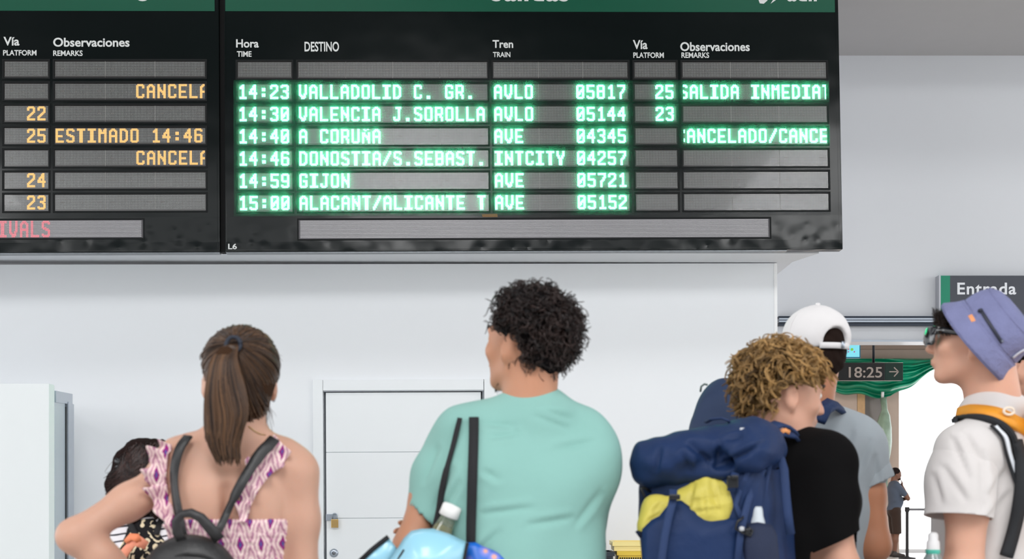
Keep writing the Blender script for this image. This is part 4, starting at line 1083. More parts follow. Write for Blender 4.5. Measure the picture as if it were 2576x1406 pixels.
# dress: smocked tube and skirt, flat ikat print in the material
def ikat(name):
    m = mat(name, (226, 196, 196), .85, bump=.5, bscale=70, spec=.2); nt = m.node_tree; n = nt.nodes; l = nt.links; b = n['Principled BSDF']
    tc = n.new('ShaderNodeTexCoord'); sp = n.new('ShaderNodeSeparateXYZ'); 
    wob = n.new('ShaderNodeTexNoise'); wob.inputs['Scale'].default_value = 55; l.new(tc.outputs['Object'], wob.inputs[0])
    mxv = n.new('ShaderNodeVectorMath'); mxv.operation = 'SCALE'; mxv.inputs[3].default_value = .010; l.new(wob.outputs['Color'], mxv.inputs[0])
    av = n.new('ShaderNodeVectorMath'); av.operation = 'ADD'; l.new(tc.outputs['Object'], av.inputs[0]); l.new(mxv.outputs[0], av.inputs[1]); l.new(av.outputs[0], sp.inputs[0])
    def M_(op, a, b_=None):
        q = n.new('ShaderNodeMath'); q.operation = op
        for i, v in enumerate((a, b_)):
            if v is None: continue
            if isinstance(v, (int, float)): q.inputs[i].default_value = v
            else: l.new(v, q.inputs[i])
        return q.outputs[0]
    u = M_('MULTIPLY', sp.outputs[0], 1/.043); v = M_('MULTIPLY', sp.outputs[2], 1/.052)
    row = M_('FLOOR', v); sh = M_('MULTIPLY', M_('MODULO', M_('ABSOLUTE', row), 2.0), .5)
    fu = M_('SUBTRACT', M_('FRACT', M_('ADD', M_('ADD', u, 50.0), sh)), .5); fv = M_('SUBTRACT', M_('FRACT', v), .5)
    dist = M_('ADD', M_('MULTIPLY', M_('ABSOLUTE', fu), 1.5), M_('MULTIPLY', M_('ABSOLUTE', fv), .62))
    cr = n.new('ShaderNodeValToRGB'); cr.color_ramp.interpolation = 'LINEAR'; e = cr.color_ramp.elements
    stops = [(0.0, (72, 92, 150)), (.09, (86, 82, 150)), (.12, (146, 30, 118)), (.22, (150, 40, 120)), (.27, (232, 208, 204)), (.42, (236, 212, 206)), (.47, (168, 92, 134)), (.52, (200, 150, 168)), (.57, (232, 206, 202)), (.72, (226, 196, 196)), (.80, (150, 70, 120)), (.9, (216, 180, 184))]
    e[0].position = stops[0][0]; e[0].color = (*lin(stops[0][1]), 1); e[1].position = stops[-1][0]; e[1].color = (*lin(stops[-1][1]), 1)
    for p_, c_ in stops[1:-1]: q = e.new(p_); q.color = (*lin(c_), 1)
    l.new(dist, cr.inputs[0]); l.new(cr.outputs[0], b.inputs['Base Color']); return m
M_ikat = ikat('pink_purple_ikat_print')
f = Field((B.o[0]-.32, B.o[1]-.3, .42), (B.o[0]+.32, B.o[1]+.3, 1.33), .006, 1.14, .016)
torso_sdf(f, B, .80, .92, .007, shj=.150, female=True)
f.cap(B(0, 0, .92), B(0, 0, .50), .175, .24, .06)
f.warp(lambda X, Y, Z: .0022*np.sin(Z*420)*(Z > 1.05) + .0015*np.sin(X*260+np.sin(Z*60))+.008*np.sin(np.arctan2(Y-B.o[1], X-B.o[0])*9)*np.clip((1.0-Z)*3, 0, 1))
zt_ = CAMZ+(CY-1306)/F*3.17
f.cut((0, 0, zt_), (0, 0, 1)); f.cut((0, 0, .5), (0, 0, -1))
dress = f.build('dress', M_ikat, root)
bd = [bw_, bvh_of(dress)]
# ruffled shoulder straps
def ruffle(name, pts, sides, amp, m, parent, bs, freq=5.2, off=.004, seedv=1):
    """pts centre line in pixels; sides: (left width px, right width px) at each point"""
    n = 220; nw = 10; V = np.zeros((n+1, nw+1, 3)); g = np.random.default_rng(seedv); ph = g.uniform(0, 6, 3)
    T = np.linspace(0, len(pts)-1, n+1); dep = []
    for t in T:
        k = min(int(t), len(pts)-2); q = t-k; dep.append(hit(bs, pts[k][0]*(1-q)+pts[k+1][0]*q, pts[k][1]*(1-q)+pts[k+1][1]*q, off, Yw-.09)[0].y)
    dep = np.convolve(np.pad(dep, 15, 'edge'), np.ones(31)/31, 'valid')
    for i, t in enumerate(T):
        k = min(int(t), len(pts)-2); q = t-k; x = pts[k][0]*(1-q)+pts[k+1][0]*q; y = pts[k][1]*(1-q)+pts[k+1][1]*q
        wl_ = sides[k][0]*(1-q)+sides[k+1][0]*q; wr_ = sides[k][1]*(1-q)+sides[k+1][1]*q
        p = P(x, y, dep[i]-.004)
        tx = pts[k+1][0]-pts[k][0]; ty = pts[k+1][1]-pts[k][1]; L = math.hypot(tx, ty); sx_, sy_ = -ty/L, tx/L
        for j in range(nw+1):
            s = j/nw*2-1; w = wl_ if s < 0 else wr_
            wav = math.sin(t*freq*2*math.pi/2+ph[0]+.8*math.sin(t*3+ph[1])); edge = abs(s)
            ww = w*s*(1+.22*wav*edge)
            side = Vector((sx_*-1, 0, sy_))*(-1)
            q_ = p + Vector((-sx_*-ww/F*Yw*-1, 0, 0))
            q_ = Vector((p.x + sx_*-ww/F*Yw, p.y - edge**1.3*amp*(1+wav)*.8 - .002, p.z - sy_*-ww/F*Yw + wav*edge*.006))
            V[i, j] = q_
    idx = np.arange((n+1)*(nw+1)).reshape(n+1, nw+1); Q = np.stack([idx[:-1, :-1], idx[1:, :-1], idx[1:, 1:], idx[:-1, 1:]], -1).reshape(-1, 4)
    o = link(name, np_mesh(name, V.reshape(-1, 3), Q), m, parent); md = o.modifiers.new('s', 'SOLIDIFY'); md.thickness = .0025; return o
ruffle('ruffled_strap', [(428, 1118), (414, 1160), (408, 1205), (414, 1250), (428, 1300), (440, 1345)], [(24, 6), (44, 8), (38, 12), (36, 12), (18, 12), (10, 10)], .016, M_ikat, dress, bd, 2.1)
ruffle('ruffled_strap', [(712, 1118), (690, 1140), (655, 1180), (630, 1225), (617, 1270), (612, 1312)], [(20, 26), (22, 40), (30, 28), (20, 22), (20, 14), (12, 10)], .012, M_ikat, dress, bd, 2.0, seedv=3)
# hair: pulled back to the tie
hm_w = hair_mat('chestnut_hair', (34, 22, 17), (120, 86, 58), .42)
def pulled_base(H, off, tie):
    f = Field(H.o-.17, H.o+.17, .005); S = H.s
    f.ell(H(0, -.014, .045), (V3(.073, .094, .078)+off)*S, H.R, .02); f.ell(H(0, -.045, -.005), (V3(.060, .060, .055)+off)*S, H.R, .03)
    n = H.R @ V3(0, 1, .0); n2 = H.R @ V3(0, .75, -.62)
    p = H(0, .055, .03); f.cut(H(0, .050, .085), H.R @ V3(0, .72, -.60)); f.cut(H(0, -.03, -.088), H.R @ V3(0, .55, -1)); f.ell(H(0, -.055, -.045), V3(.046, .046, .046)*S, H.R, .03); f.cut(H(0, -.03, -.092), H.R @ V3(0, .45, -1))
    for q in (-1, 1): f.ell(H(q*.092, .005, -.012), V3(.028, .032, .042), H.R, .012, 'sub')
    return f
f = pulled_base(H, .008, None); f.warp(lambda X, Y, Z: .0012*np.sin(X*330)*1.0)
hb_ = base_tone(f.build('hair', hm_w, root), .12)
tieW = np.array(P(586, 868, Yw-.095)); tieL = (tieW-H.o) @ H.R
g = np.random.default_rng(12); n = 1700
p, d = shell_roots(n, H, .011, lambda x, y, z: ((y < -.02) | (y*.72-(z-.085)*.60 < .036)) & ~((np.abs(x) > .060) & (z < .0) & (y > -.014)), 5)
p2, d2 = shell_roots(700, H, .0, lambda x, y, z: (z < -.012) & (y < -.0) & (z > -.088+np.clip(y+.06, 0, 1)*.55), 6, (0, -.052, -.03), (.060, .058, .064)); p = np.concatenate([p, p2]); n = len(p)
cc = V3(0, -.014, .040); td = (tieL-cc); td /= np.linalg.norm(td)
pd = p-cc; pr = np.linalg.norm(pd, axis=1); pd /= pr[:, None]
s = np.linspace(0, 1, 13)[None, :, None]; om = np.arccos(np.clip(pd @ td, -1, .9999))[:, None, None]
dirs = (np.sin((1-s)*om)*pd[:, None, :]+np.sin(s*om)*td)/np.sin(om)
er = 1/np.sqrt((dirs[..., 0]/.084)**2+(dirs[..., 1]/.106)**2+(dirs[..., 2]/.090)**2)
jit = g.normal(0, .0014, (n, 1)); bl = np.clip(s[..., 0]*2.5, 0, 1); bl = bl*bl*(3-2*bl); er = np.maximum(pr[:, None]*1.01, er)*(1-bl)+er*bl; path = cc+dirs*(er+jit+.003*np.sin(s[..., 0]*3.1))[..., None]
tn = np.clip(.28+.30*smooth_noise(to_world(H, p), 90, 3)+g.normal(0, .14, n), 0, 1)
strands('hair_strands', to_world(H, path.reshape(-1, 3)).reshape(path.shape), tn, .0013, hm_w, hb_, .8)
# tail
cl = [(585, 868, 12, -.110), (574, 880, 24, -.128), (562, 905, 36, -.142), (563, 950, 44, -.148), (569, 1010, 52, -.140), (570, 1060, 52, -.132), (560, 1105, 45, -.130), (573, 1148, 36, -.128), (576, 1164, 26, -.126)]
C = np.array([P(a, b, Yw+d_) for a, b, w_, d_ in cl]); W = np.array([w_ for a, b, w_, d_ in cl])/F*Yw
def interp(A, t):
    k = np.clip(t.astype(int), 0, len(A)-2); q = (t-k); return A[k]*(1-q[..., None] if A.ndim > 1 else 1-q)+A[k+1]*(q[..., None] if A.ndim > 1 else q)
n = 1500; u = g.uniform(-1, 1, n); vv = g.uniform(0, 1, n)
end = (len(cl)-1)*(1-.26*g.uniform(0, 1, n)); start = g.uniform(0, .12, n)
T = start[:, None]+(end-start)[:, None]*np.linspace(0, 1, 22)[None]
cp = interp(C, T); wp = interp(W, T); wav = .12*np.sin(T*1.4+u[:, None]*2.0)+.05*np.sin(T*3+vv[:, None]*6)
uu = np.clip(u[:, None]+wav, -1.05, 1.05)
path = cp.copy(); path[..., 0] += uu*wp; dep = np.sqrt(np.clip(1-uu**2, 0, 1))*wp*.62*vv[:, None]**.4
path[..., 1] -= dep; path[..., 2] -= (T/8.0)**3*g.uniform(-.034, .010, (n, 1))
for _ in range(6): path[:, 1:-1] = (path[:, :-2]+2*path[:, 1:-1]+path[:, 2:])/4
tn = np.clip(.30+.06*np.sin(u*7+1)+.06*np.sin(u*29+2)+g.normal(0, .24, n), 0, 1)
strands('ponytail_strands', path, tn, .0016, hm_w, hb_, .5)
f = Field(C.min(0)-.08, C.max(0)+.08, .006)
for i in range(1, len(cl)-2):
    f.ell((C[i]+C[i+1])/2, V3((W[i]+W[i+1])/2*.84, .011, np.linalg.norm(C[i+1]-C[i])*.75), None, .02)
base_tone(f.build('ponytail', hm_w, hb_), .15)
MB().tube([tieW+V3(.016*math.cos(t)+.004, -.016+.004*math.sin(t), .017*math.sin(t)) for t in np.linspace(0, 6.28, 16)], .005, 8).build('hair_tie', mat('navy_hair_tie', (28, 34, 48), .7), root)
# loose wisps at the nape and temple
g = np.random.default_rng(2); wis = []
for k in range(40):
    a = np.array(P(655+g.uniform(-14, 20), 1010+g.uniform(-10, 30), Yw-.01)); e = a+V3(g.uniform(-.005, .02), 0, -g.uniform(.02, .07)); m_ = (a+e)/2+V3(g.uniform(0, .008), 0, 0)
    wis.append([a*(1-t)**2+2*m_*t*(1-t)+e*t*t for t in np.linspace(0, 1, 8)])
for k in range(16):
    a = np.array(P(688+g.uniform(-4, 2), 900+g.uniform(-12, 12), Yw)); e = a+V3(g.uniform(.008, .022), 0, g.uniform(-.025, .006)); wis.append([a*(1-t)+e*t+V3(0, 0, .006*math.sin(t*3)) for t in np.linspace(0, 1, 8)])
tag(strands('loose_wisps', np.array(wis), np.full(len(wis), .3), .0006, hm_w, hb_), kind='stuff')
# glasses temple, earring, necklace
gm = mat('green_black_glasses', (24, 44, 40), .25, coat=.5)
MB().tube([H(.083, -.012, .018), H(.082, .03, .024), H(.076, .085, .026)], .003, 6).build('glasses_temple', gm, root)
MB().lathe([(0, -.004), (.004, -.002), (.004, .002), (0, .004)], Vector(H(.080, .004, -.034)), (0, 1, 0), 10).build('earring', M_alu, root)
pts = []
for x, y in ((625, 1072), (640, 1084), (655, 1092), (668, 1094)): pts.append(hit([bw_], x, y, .0015, Yw)[0])
MB().tube(pts, .0012, 6).build('necklace', mat('fine_gold_chain', (190, 160, 110), .3, .9), root)
# small black backpack
M_blkl = mat('black_grained_leather', (30, 29, 30), .45, var=.1, bump=.12, bscale=160)
bp = empty('mini_backpack', P(478, 1500, Yw-.2), 'small black leather backpack hanging low on the ponytailed woman', 'backpack')
f = Field(P(478, 1620, Yw-.19)-Vector((.17, .12, .02)), P(478, 1330, Yw-.19)+Vector((.17, .12, .05)), .006)
cA = P(478, 1500, Yw-.19)
f.ell(P(478, 1452, Yw-.19), (.104, .056, .094), None, .02); f.rbox(P(478, 1545, Yw-.19), (.108, .052, .10), None, .045, .04)
f.build('pouch', M_blkl, bp)
MB().tube([P(372+4*math.sin(t*3), 1410, Yw) if False else P(478+92*math.sin(t), 1466-72*math.cos(t), Yw-.19-.050*(1-.30*abs(math.sin(t)))) for t in np.linspace(-1.35, 1.35, 22)], .0035, 6).build('zip', mat('dark_zip', (26, 26, 27), .35, .3), bp)
bs = bd
strap('shoulder_strap', bs, [(474, 1098), (466, 1108), (455, 1122), (444, 1150), (438, 1190), (440, 1235), (448, 1280), (458, 1330), (466, 1362)], .0115, M_blkl, bp, .026, .004)
strap('shoulder_strap', bs, [(690, 1104), (684, 1110), (676, 1120), (660, 1134), (636, 1168), (610, 1210), (584, 1262), (560, 1315), (538, 1356)], [.0135]*16+[.012]*8+[.009]*9, M_blkl, bp, .033, .004)
lp = [P(x, y, Yw-.19+dy) for x, y, dy in ((462, 1366, -.02), (446, 1340, -.03), (442, 1312, -.035), (456, 1293, -.035), (480, 1290, -.035), (505, 1302, -.035), (530, 1330, -.03), (552, 1358, -.02))]
MB().ribbon(lp, [.011, .011, .010, .009, .010, .011, .0125, .013], (0, -1, .15), .004).build('handle_loop', M_blkl, bp)

# ================= the man in the turquoise T-shirt
skin_m = skin_mat('tan_skin_man', (186, 134, 106))
Ym = 3.42
B = Frame(((1312-CX)/F*Ym, Ym, 0), 8, scale=1.03); H = Frame(P(1323, 878, Ym), 50, 7)
J = joints(.178)
root = person_root(B, 'man seen from behind with black curly hair and plain turquoise T-shirt, arms folded')
f = body_field(B, H, 1.9, ext=.44)
torso_sdf(f, B, 1.0, 1.0, -.004, shj=.178); legs_sdf(f, B, J)
head_sdf(f, H); f.cap(B(0.012, -.018, 1.46), H(0, -.022, -.03), .060, .055, .035); f.cap(B(.02, -.02, 1.50), H(0, -.035, -.02), .048, .048, .04)
sL, eL, wL = P(1120, 1140, Ym), P(1034, 1378, Ym-.05), P(1150, 1392, Ym+.16)
sR, eR, wR = P(1480, 1142, Ym), P(1452, 1425, Ym+.13), P(1180, 1352, Ym+.20)
arm(f, sL, eL, wL, .052, .043, .030, off=-.003); hand_sdf(f, wL, (1, .2, .1), (0, 1, .2), .5, 1, 1)
arm(f, sR, eR, wR, .058, .044, .030, off=-.003); hand_sdf(f, P(1128, 1358, Ym+.09), (-1, -.35, .30), (-.3, .9, .2), .55, 1.0, 1); f.cap(wR, P(1128, 1358, Ym+.09), .030, .027, .01)
for a in ('al', 'ar'): foot_sdf(f, B, J[a][0], 0)
body = f.build('body', skin_m, root); eyes(root, H)
M_teal = cloth_mat('turquoise_cotton', (133, 178, 170))
f = Field((B.o[0]-.36, B.o[1]-.28, .78), (B.o[0]+.34, B.o[1]+.34, 1.62), .006, 1.13, .016)
torso_sdf(f, B, 1.04, 1.02, .012, shj=.178, slope=.0)
f.cap(B(0, 0, 1.16), B(0, 0, .92), .125, .14, .08)
for q, w_ in ((-1, .152), (1, .155)): f.cap(B(q*.075, -.0, 1.32), B(q*.07, 0, 1.0), .105, .10, .06)
f.cap(sL, P(1098, 1190, Ym-.01), .059, .058, .05); f.cap(P(1098, 1190, Ym-.01), P(1072, 1296, Ym-.03), .058, .0535, .03)
f.cap(sR, P(1478, 1200, Ym+.02), .066, .062, .05); f.cap(P(1478, 1200, Ym+.02), P(1462, 1330, Ym+.09), .062, .055, .04)
f.cap(P(1352, 1062, Ym-.01), P(1346, 1040, Ym-.005), .078, .066, .04)
w1 = folds(.0045, 22, 4, ((1, .3, -.9), (.5, .4, 1.2), (1.3, 0, .3)))
f.warp(w1)
# pulls radiating from the collar and armpits
f.cut((0, 0, .86), (0, 0, -1))
sleeve_c = P(1070, 1283, Ym-.02)
nA = np.array(P(1066, 1300, Ym)-P(1086, 1190, Ym)); nA /= np.linalg.norm(nA)
shirt = f.build('t_shirt', M_teal, root, cuts=[(P(1056, 1288, Ym), (-.5, -.1, -.86), P(1045, 1338, Ym), .088)])
# ribbed collar
ring = [np.array(P(1343, 1023, Ym-.008))+V3(.066*math.cos(t), .068*math.sin(t), -.020*math.sin(t)-.006*math.cos(t)) for t in np.linspace(0, 2*math.pi, 40)]
crease(shirt, [(1290, 1072, 1212, 1066), (1300, 1090, 1225, 1102), (1368, 1036, 1440, 1056), (1345, 1046, 1436, 1080), (1136, 1180, 1092, 1290), (1154, 1215, 1112, 1288), (1215, 1292, 1350, 1276), (1206, 1384, 1262, 1330), (1508, 1240, 1440, 1330), (1250, 1205, 1212, 1180), (1400, 1130, 1500, 1110), (1330, 1320, 1450, 1300), (1100, 1130, 1064, 1220)], 9, .006)
bt_ = bvh_of(shirt)
lower_wear(root, B, J, M_denim, M_shoe)
# curly hair
hm_b = hair_mat('black_curly_hair', (12, 11, 13), (62, 46, 42), .35)
keepm = lambda x, y, z: (z > -.042+np.clip(y+.02, 0, 1)*2.2) & ~((y > .050) & (z < .082-(.090-y)*.6)) & ~((np.abs(x) > .055) & (z < .012) & (y > -.022))
f = Field(H.o-.19, H.o+.19, .0055)
f.ell(H(0, -.018, .062), V3(.084, .104, .088), H.R, .02); f.ell(H(0, -.055, .0), V3(.066, .060, .062), H.R, .03)
f.cut(H(0, .066, .060), H.R @ V3(0, .82, -.5)); f.cut(H(0, -.02, -.046), H.R @ V3(0, .35, -1))
for q in (-1, 1): f.ell(H(q*.090, .015, -.018), V3(.030, .034, .040), H.R, .01, 'sub')
f.warp(folds(.004, 130, 7, ((1, .3, .8), (-.6, .9, .4), (.2, -.5, 1))))
hb_ = base_tone(f.build('hair', hm_b, root, whole=True), .05)
o = curly(hb_, H, 900, .014, keepm, 21, hm_b, (.024, .046), (.0045, .009), .0012, (1.0, 2.0), .25, 14, clump=3); o.name = 'curls'
keept = lambda x, y, z: keepm(x, y, z) & (z > .04)
o = curly(hb_, H, 260, .026, keept, 22, hm_b, (.022, .042), (.005, .010), .0011, (.9, 1.8), .15, 14, clump=3); o.name = 'curls'
# short beard on the chin and jaw
p_, d_ = [], []
g = np.random.default_rng(8); pth = []
for k in range(900):
    t = g.uniform(-1, 1); y = .078-.045*abs(t)**1.3; x = t*.046; z = -.088+.022*abs(t)+g.uniform(-.016, .014)
    a = V3(x, y, z); dirn = V3(x*2, .5, -1.0); dirn /= np.linalg.norm(dirn); e = a+dirn*g.uniform(.008, .014)
    pth.append([H(*(a*(1-s_)+e*s_)) for s_ in np.linspace(0, 1, 4)])
strands('beard', np.array(pth), g.uniform(0, .4, len(pth)), .0010, hm_b, hb_)
# tote bag
M_strapb = mat('black_webbing', (22, 22, 26), .8, bump=.15, bscale=220); M_bag = mat('pale_blue_laminate', (150, 205, 226), .3, var=.12, vscale=5, bump=.15, bscale=12, coat=.3)
tb = empty('tote_bag', P(1090, 1560, Ym-.2), 'pale blue laminated tote bag with black edging hanging from the turquoise T-shirt shoulder', 'bag')
Yt = Ym-.17
strap('strap', [bt_], [(1192, 1050), (1192, 1075), (1191, 1120), (1189, 1180), (1187, 1250), (1185, 1310), (1184, 1378)], .0118, M_strapb, tb, .010, .003)
strap('strap', [bt_], [(1157, 1052), (1150, 1080), (1138, 1130), (1122, 1185), (1111, 1235), (1104, 1290), (1090, 1345)], [.006]*4+[.0062]*8+[.008]*13, M_strapb, tb, .012, .003)
def sheet3(name, outline, Y0, bulge, m, parent, edge=None, th=.004):
    """a curved panel whose outline was read in the photo, at depth Y0, bulging towards the viewer"""
    bm = bmesh.new(); c = np.mean(np.array(outline, float), 0); n = len(outline); rings = 7; V = []
    for k in range(rings+1):
        s = k/rings; V.append([bm.verts.new(P(c[0]+(x-c[0])*s, c[1]+(y-c[1])*s, Y0-bulge*(1-s*s))) for x, y in outline] if k else [bm.verts.new(P(c[0], c[1], Y0-bulge))])
    for i in range(n): bm.faces.new((V[0][0], V[1][i], V[1][(i+1) % n]))
    for k in range(1, rings):
        for i in range(n): bm.faces.new((V[k][i], V[k+1][i], V[k+1][(i+1) % n], V[k][(i+1) % n]))
    o = MB(); o.bm(bm, True); q = o.build(name, m, parent); s = q.modifiers.new('s', 'SOLIDIFY'); s.thickness = th; return q
sheet3('front_panel', [(1000, 1386), (1018, 1356), (1036, 1338), (1060, 1333), (1090, 1333), (1130, 1346), (1174, 1366), (1166, 1406), (1155, 1450), (1140, 1600), (1040, 1610), (960, 1600), (968, 1450), (985, 1406)], Yt, .05, M_bag, tb)
sheet3('side_flap', [(905, 1412), (938, 1382), (976, 1352), (990, 1372), (1002, 1388), (985, 1412), (965, 1470), (940, 1480)], Yt+.03, .015, M_bag, tb)
sheet3('back_panel', [(905, 1414), (960, 1420), (1100, 1400), (1200, 1400), (1215, 1600), (950, 1610)], Yt+.12, .0, M_bag, tb)
MB().ribbon([P(902, 1414, Yt+.02), P(936, 1382, Yt+.02), P(956, 1366, Yt+.02), P(977, 1350, Yt+.02)], .0055, (0, -1, 0), .004).build('edging', M_strapb, tb)
MB().ribbon([P(1176, 1365, Yt-.004), P(1168, 1400, Yt-.004), P(1156, 1450, Yt-.004), P(1142, 1600, Yt-.004)], .004, (0, -1, 0), .004).build('edging', M_strapb, tb)
for (x, y, r) in ((1058, 1418, .012), (1008, 1402, .012)):
    c = P(x, y, Yt-.046 if x > 1030 else Yt-.02); MB().ribbon([c+Vector((-.010, 0, -.018)), c, c+Vector((.010, 0, .016))], .0055, (0, -1, 0), .003).build('cut_handle', M_dark, tb)
m = mat('blue_floral_print', (30, 110, 196), .4, var=.1); nt = m.node_tree
vo = nt.nodes.new('ShaderNodeTexVoronoi'); vo.inputs['Scale'].default_value = 34; tcn = nt.nodes.new('ShaderNodeTexCoord'); cr = nt.nodes.new('ShaderNodeValToRGB')
e = cr.color_ramp.elements; e[0].position = .0; e[0].color = (*lin((214, 130, 190)), 1); e[1].position = .62; e[1].color = (*lin((20, 100, 196)), 1)
q = e.new(.28); q.color = (*lin((120, 130, 210)), 1); q = e.new(.12); q.color = (*lin((230, 160, 120)), 1)
nt.links.new(tcn.outputs['Object'], vo.inputs[0]); nt.links.new(vo.outputs[0], cr.inputs[0]); nt.links.new(cr.outputs[0], nt.nodes['Principled BSDF'].inputs['Base Color'])
sheet3('printed_side_panel', [(1178, 1366), (1196, 1366), (1215, 1376), (1240, 1386), (1272, 1402), (1262, 1500), (1240, 1600), (1150, 1600), (1164, 1450), (1172, 1400)], Yt+.03, .02, m, tb)
MB().box(P(955, 1612, Yt+.01), Vector(P(1245, 1600, Yt+.01))+Vector((0, .13, 0)), .006).build('base_panel', M_bag, tb)
# bottle sticking out of the bag
bo = empty('water_bottle', P(1095, 1400, Yt+.05), 'clear plastic bottle with white cap leaning in the pale blue tote bag', 'bottle')
top = np.array(P(1139, 1272, Yt+.05)); bot = np.array(P(1078, 1420, Yt+.06)); ax = Vector(bot-top).normalized()
M_clear = mat('clear_plastic', (226, 232, 210), .08, var=.03, trans=.85, spec=.5)
MB().lathe([(0.016, .012), (.0175, .03), (.020, .045), (.0265, .075), (.031, .10), (.031, .19), (.030, .22), (0, .222)], top, ax, 24).build('bottle_body', M_clear, bo)
MB().lathe([(0, -.004), (.020, -.002), (.0235, .002), (.0235, .026), (.021, .028), (.017, .028)], top, ax, 24).build('cap', mat('white_cap', (228, 228, 226), .45), bo)
MB().lathe([(0.0, .05), (.019, .052), (.0255, .08), (.029, .105), (.029, .20), (0, .205)], top, ax, 24).build('drink', mat('pale_yellow_drink', (186, 176, 96), .2, trans=.5), bo)
# ================= the blond man with the navy backpack
skin_f = skin_mat('fair_skin_man', (209, 160, 137))
Y3 = 3.72
B = Frame(((1985-CX)/F*Y3, Y3, 0), -38, scale=.985); H = Frame(P(1968, 1003, Y3-.02), -77, -7)
J = joints(.172)
root = person_root(B, 'man with curly blond hair and black T-shirt seen from behind, face turned right')
f = body_field(B, H, 1.78, ext=.40)
torso_sdf(f, B, .95, 1.0, -.006, shj=.165); legs_sdf(f, B, J)
head_sdf(f, H); f.cap(B(0, -.01, 1.46), H(0, -.030, -.035), .054, .053, .035); f.cap(B(0, -.02, 1.49), H(0, -.04, -.02), .045, .045, .04)
sR, eR, wR = P(2062, 1185, Y3-.10), P(2122, 1440, Y3-.12), P(2150, 1660, Y3+.03)
arm(f, sR, eR, wR, .050, .043, .029); hand_sdf(f, wR, (.1, .3, -1), (1, 0, 0), .4, 1, 1)
sL = B(-.165, 0, 1.42); eL = B(-.21, -.02, 1.14); wL = B(-.20, .10, .90)
arm(f, sL, eL, wL, .05, .042, .029); hand_sdf(f, wL, (0, .4, -1), (-1, 0, 0), .4, 1, -1)
for a in ('al', 'ar'): foot_sdf(f, B, J[a][0], 0)
f.build('body', skin_f, root); eyes(root, H)
M_black = mat('black_cotton', (11, 10, 11), .9, var=.1, bump=.25, bscale=14, spec=.12)
f = Field((B.o[0]-.34, B.o[1]-.32, .80), (B.o[0]+.34, B.o[1]+.32, 1.55), .006, 1.13, .016)
torso_sdf(f, B, .97, 1.02, .010, shj=.165)
f.cap(B(0, 0, 1.2), B(0, 0, .9), .135, .145, .08)
f.cap(sR, P(2082, 1250, Y3-.11), .062, .062, .05); f.cap(P(2082, 1250, Y3-.11), P(2112, 1368, Y3-.12), .062, .053, .03)
f.cap(P(1985, 1130, Y3-.02), P(2055, 1150, Y3-.08), .055, .052, .05)
f.cap(sL, sL*.25+eL*.75, .062, .058, .03); f.warp(folds(.004, 24, 9))
f.cut((0, 0, .86), (0, 0, -1))
shirt = f.build('t_shirt', M_black, root, cuts=[(P(2112, 1354, Y3-.12), (.42, 0, -.90), P(2115, 1385, Y3-.12), .085)])
bb = bvh_of(shirt)
ring = [np.array(B(0, -.015, 1.495))+V3(.066*math.cos(t), .070*math.sin(t), -.012*math.sin(t)) for t in np.linspace(0, 2*math.pi, 36)]
MB().tube(ring, .006, 8, False).build('collar', M_black, shirt)
MB().tube([P(1910, 1090, Y3-.09), P(1918, 1082, Y3-.085), P(1935, 1080, Y3-.07), P(1948, 1083, Y3-.05)], .0035, 6).build('neck_cord', mat('white_cord', (226, 222, 220), .6), root)
lower_wear(root, B, J, M_denim, M_white_shoe)
hm_c = hair_mat('curly_blond_hair', (64, 46, 26), (198, 156, 98), .42)
keepb = lambda x, y, z: (z > -.066+np.clip(y+.03, 0, 1)*1.9) & ~((y > .062) & (z < .060-(.095-y)*.5)) & ~((np.abs(x) > .048) & (z < .036) & (y > -.040))
f = Field(H.o-.19, H.o+.19, .0055)
f.ell(H(0, -.014, .056), V3(.082, .104, .084), H.R, .02); f.ell(H(0, -.055, .0), V3(.062, .056, .062), H.R, .03)
f.ell(H(0, .080, .072), V3(.052, .032, .026), H.R, .03)
f.cut(H(0, .086, .040), H.R @ V3(0, .80, -.6)); f.cut(H(0, -.02, -.062), H.R @ V3(0, .30, -1))
for q in (-1, 1): f.ell(H(q*.092, .010, -.008), V3(.032, .042, .048), H.R, .01, 'sub')
f.warp(folds(.005, 120, 5, ((1, .3, .8), (-.6, .9, .4), (.2, -.5, 1))))
hb_ = base_tone(f.build('hair', hm_c, root, whole=True), .18)
curly(hb_, H, 560, .012, keepb, 31, hm_c, (.032, .058), (.007, .013), .0015, (.7, 1.4), .40, 16, (.05, 1.0), 7, .0030).name = 'curls'
curly(hb_, H, 170, .020, lambda x, y, z: keepb(x, y, z) & (z > .055), 33, hm_c, (.030, .055), (.008, .014), .0014, (.6, 1.2), .2, 16, (.35, 1.0), 6, .0028).name = 'curls'
curly(hb_, H, 110, .016, lambda x, y, z: keepb(x, y, z) & (y > .040) & (z > .05), 35, hm_c, (.045, .075), (.007, .012), .0014, (.7, 1.3), .7, 16, (.3, 1.0), 7, .0028).name = 'fringe_curls'

# navy hiking backpack
M_navy = mat('navy_ripstop', (15, 40, 80), .62, var=.2, vscale=7, bump=.9, bscale=11, spec=.3)
M_navy2 = mat('dark_navy_mesh', (16, 30, 60), .75, var=.15, bump=.2, bscale=140); M_buckle = mat('black_buckle', (18, 20, 24), .35)
M_web = mat('navy_webbing', (24, 48, 90), .75, var=.1, bump=.15, bscale=260)
M_yellow = mat('yellow_rain_cover', (198, 184, 80), .55, var=.18, vscale=16, bump=.6, bscale=22)
Yk3 = 3.46
Rk = np.array(Matrix.Rotation(math.radians(-24), 3, 'Z') @ Matrix.Rotation(math.radians(-3), 3, 'Y'))
pkb = empty('hiking_backpack', P(1790, 1650, Yk3), 'large navy hiking backpack with yellow rain cover bulging from its front pocket', 'backpack')
f = Field(P(1790, 1660, Yk3)-Vector((.25, .24, 0)), P(1790, 1180, Yk3)+Vector((.25, .24, .0)), .0065)
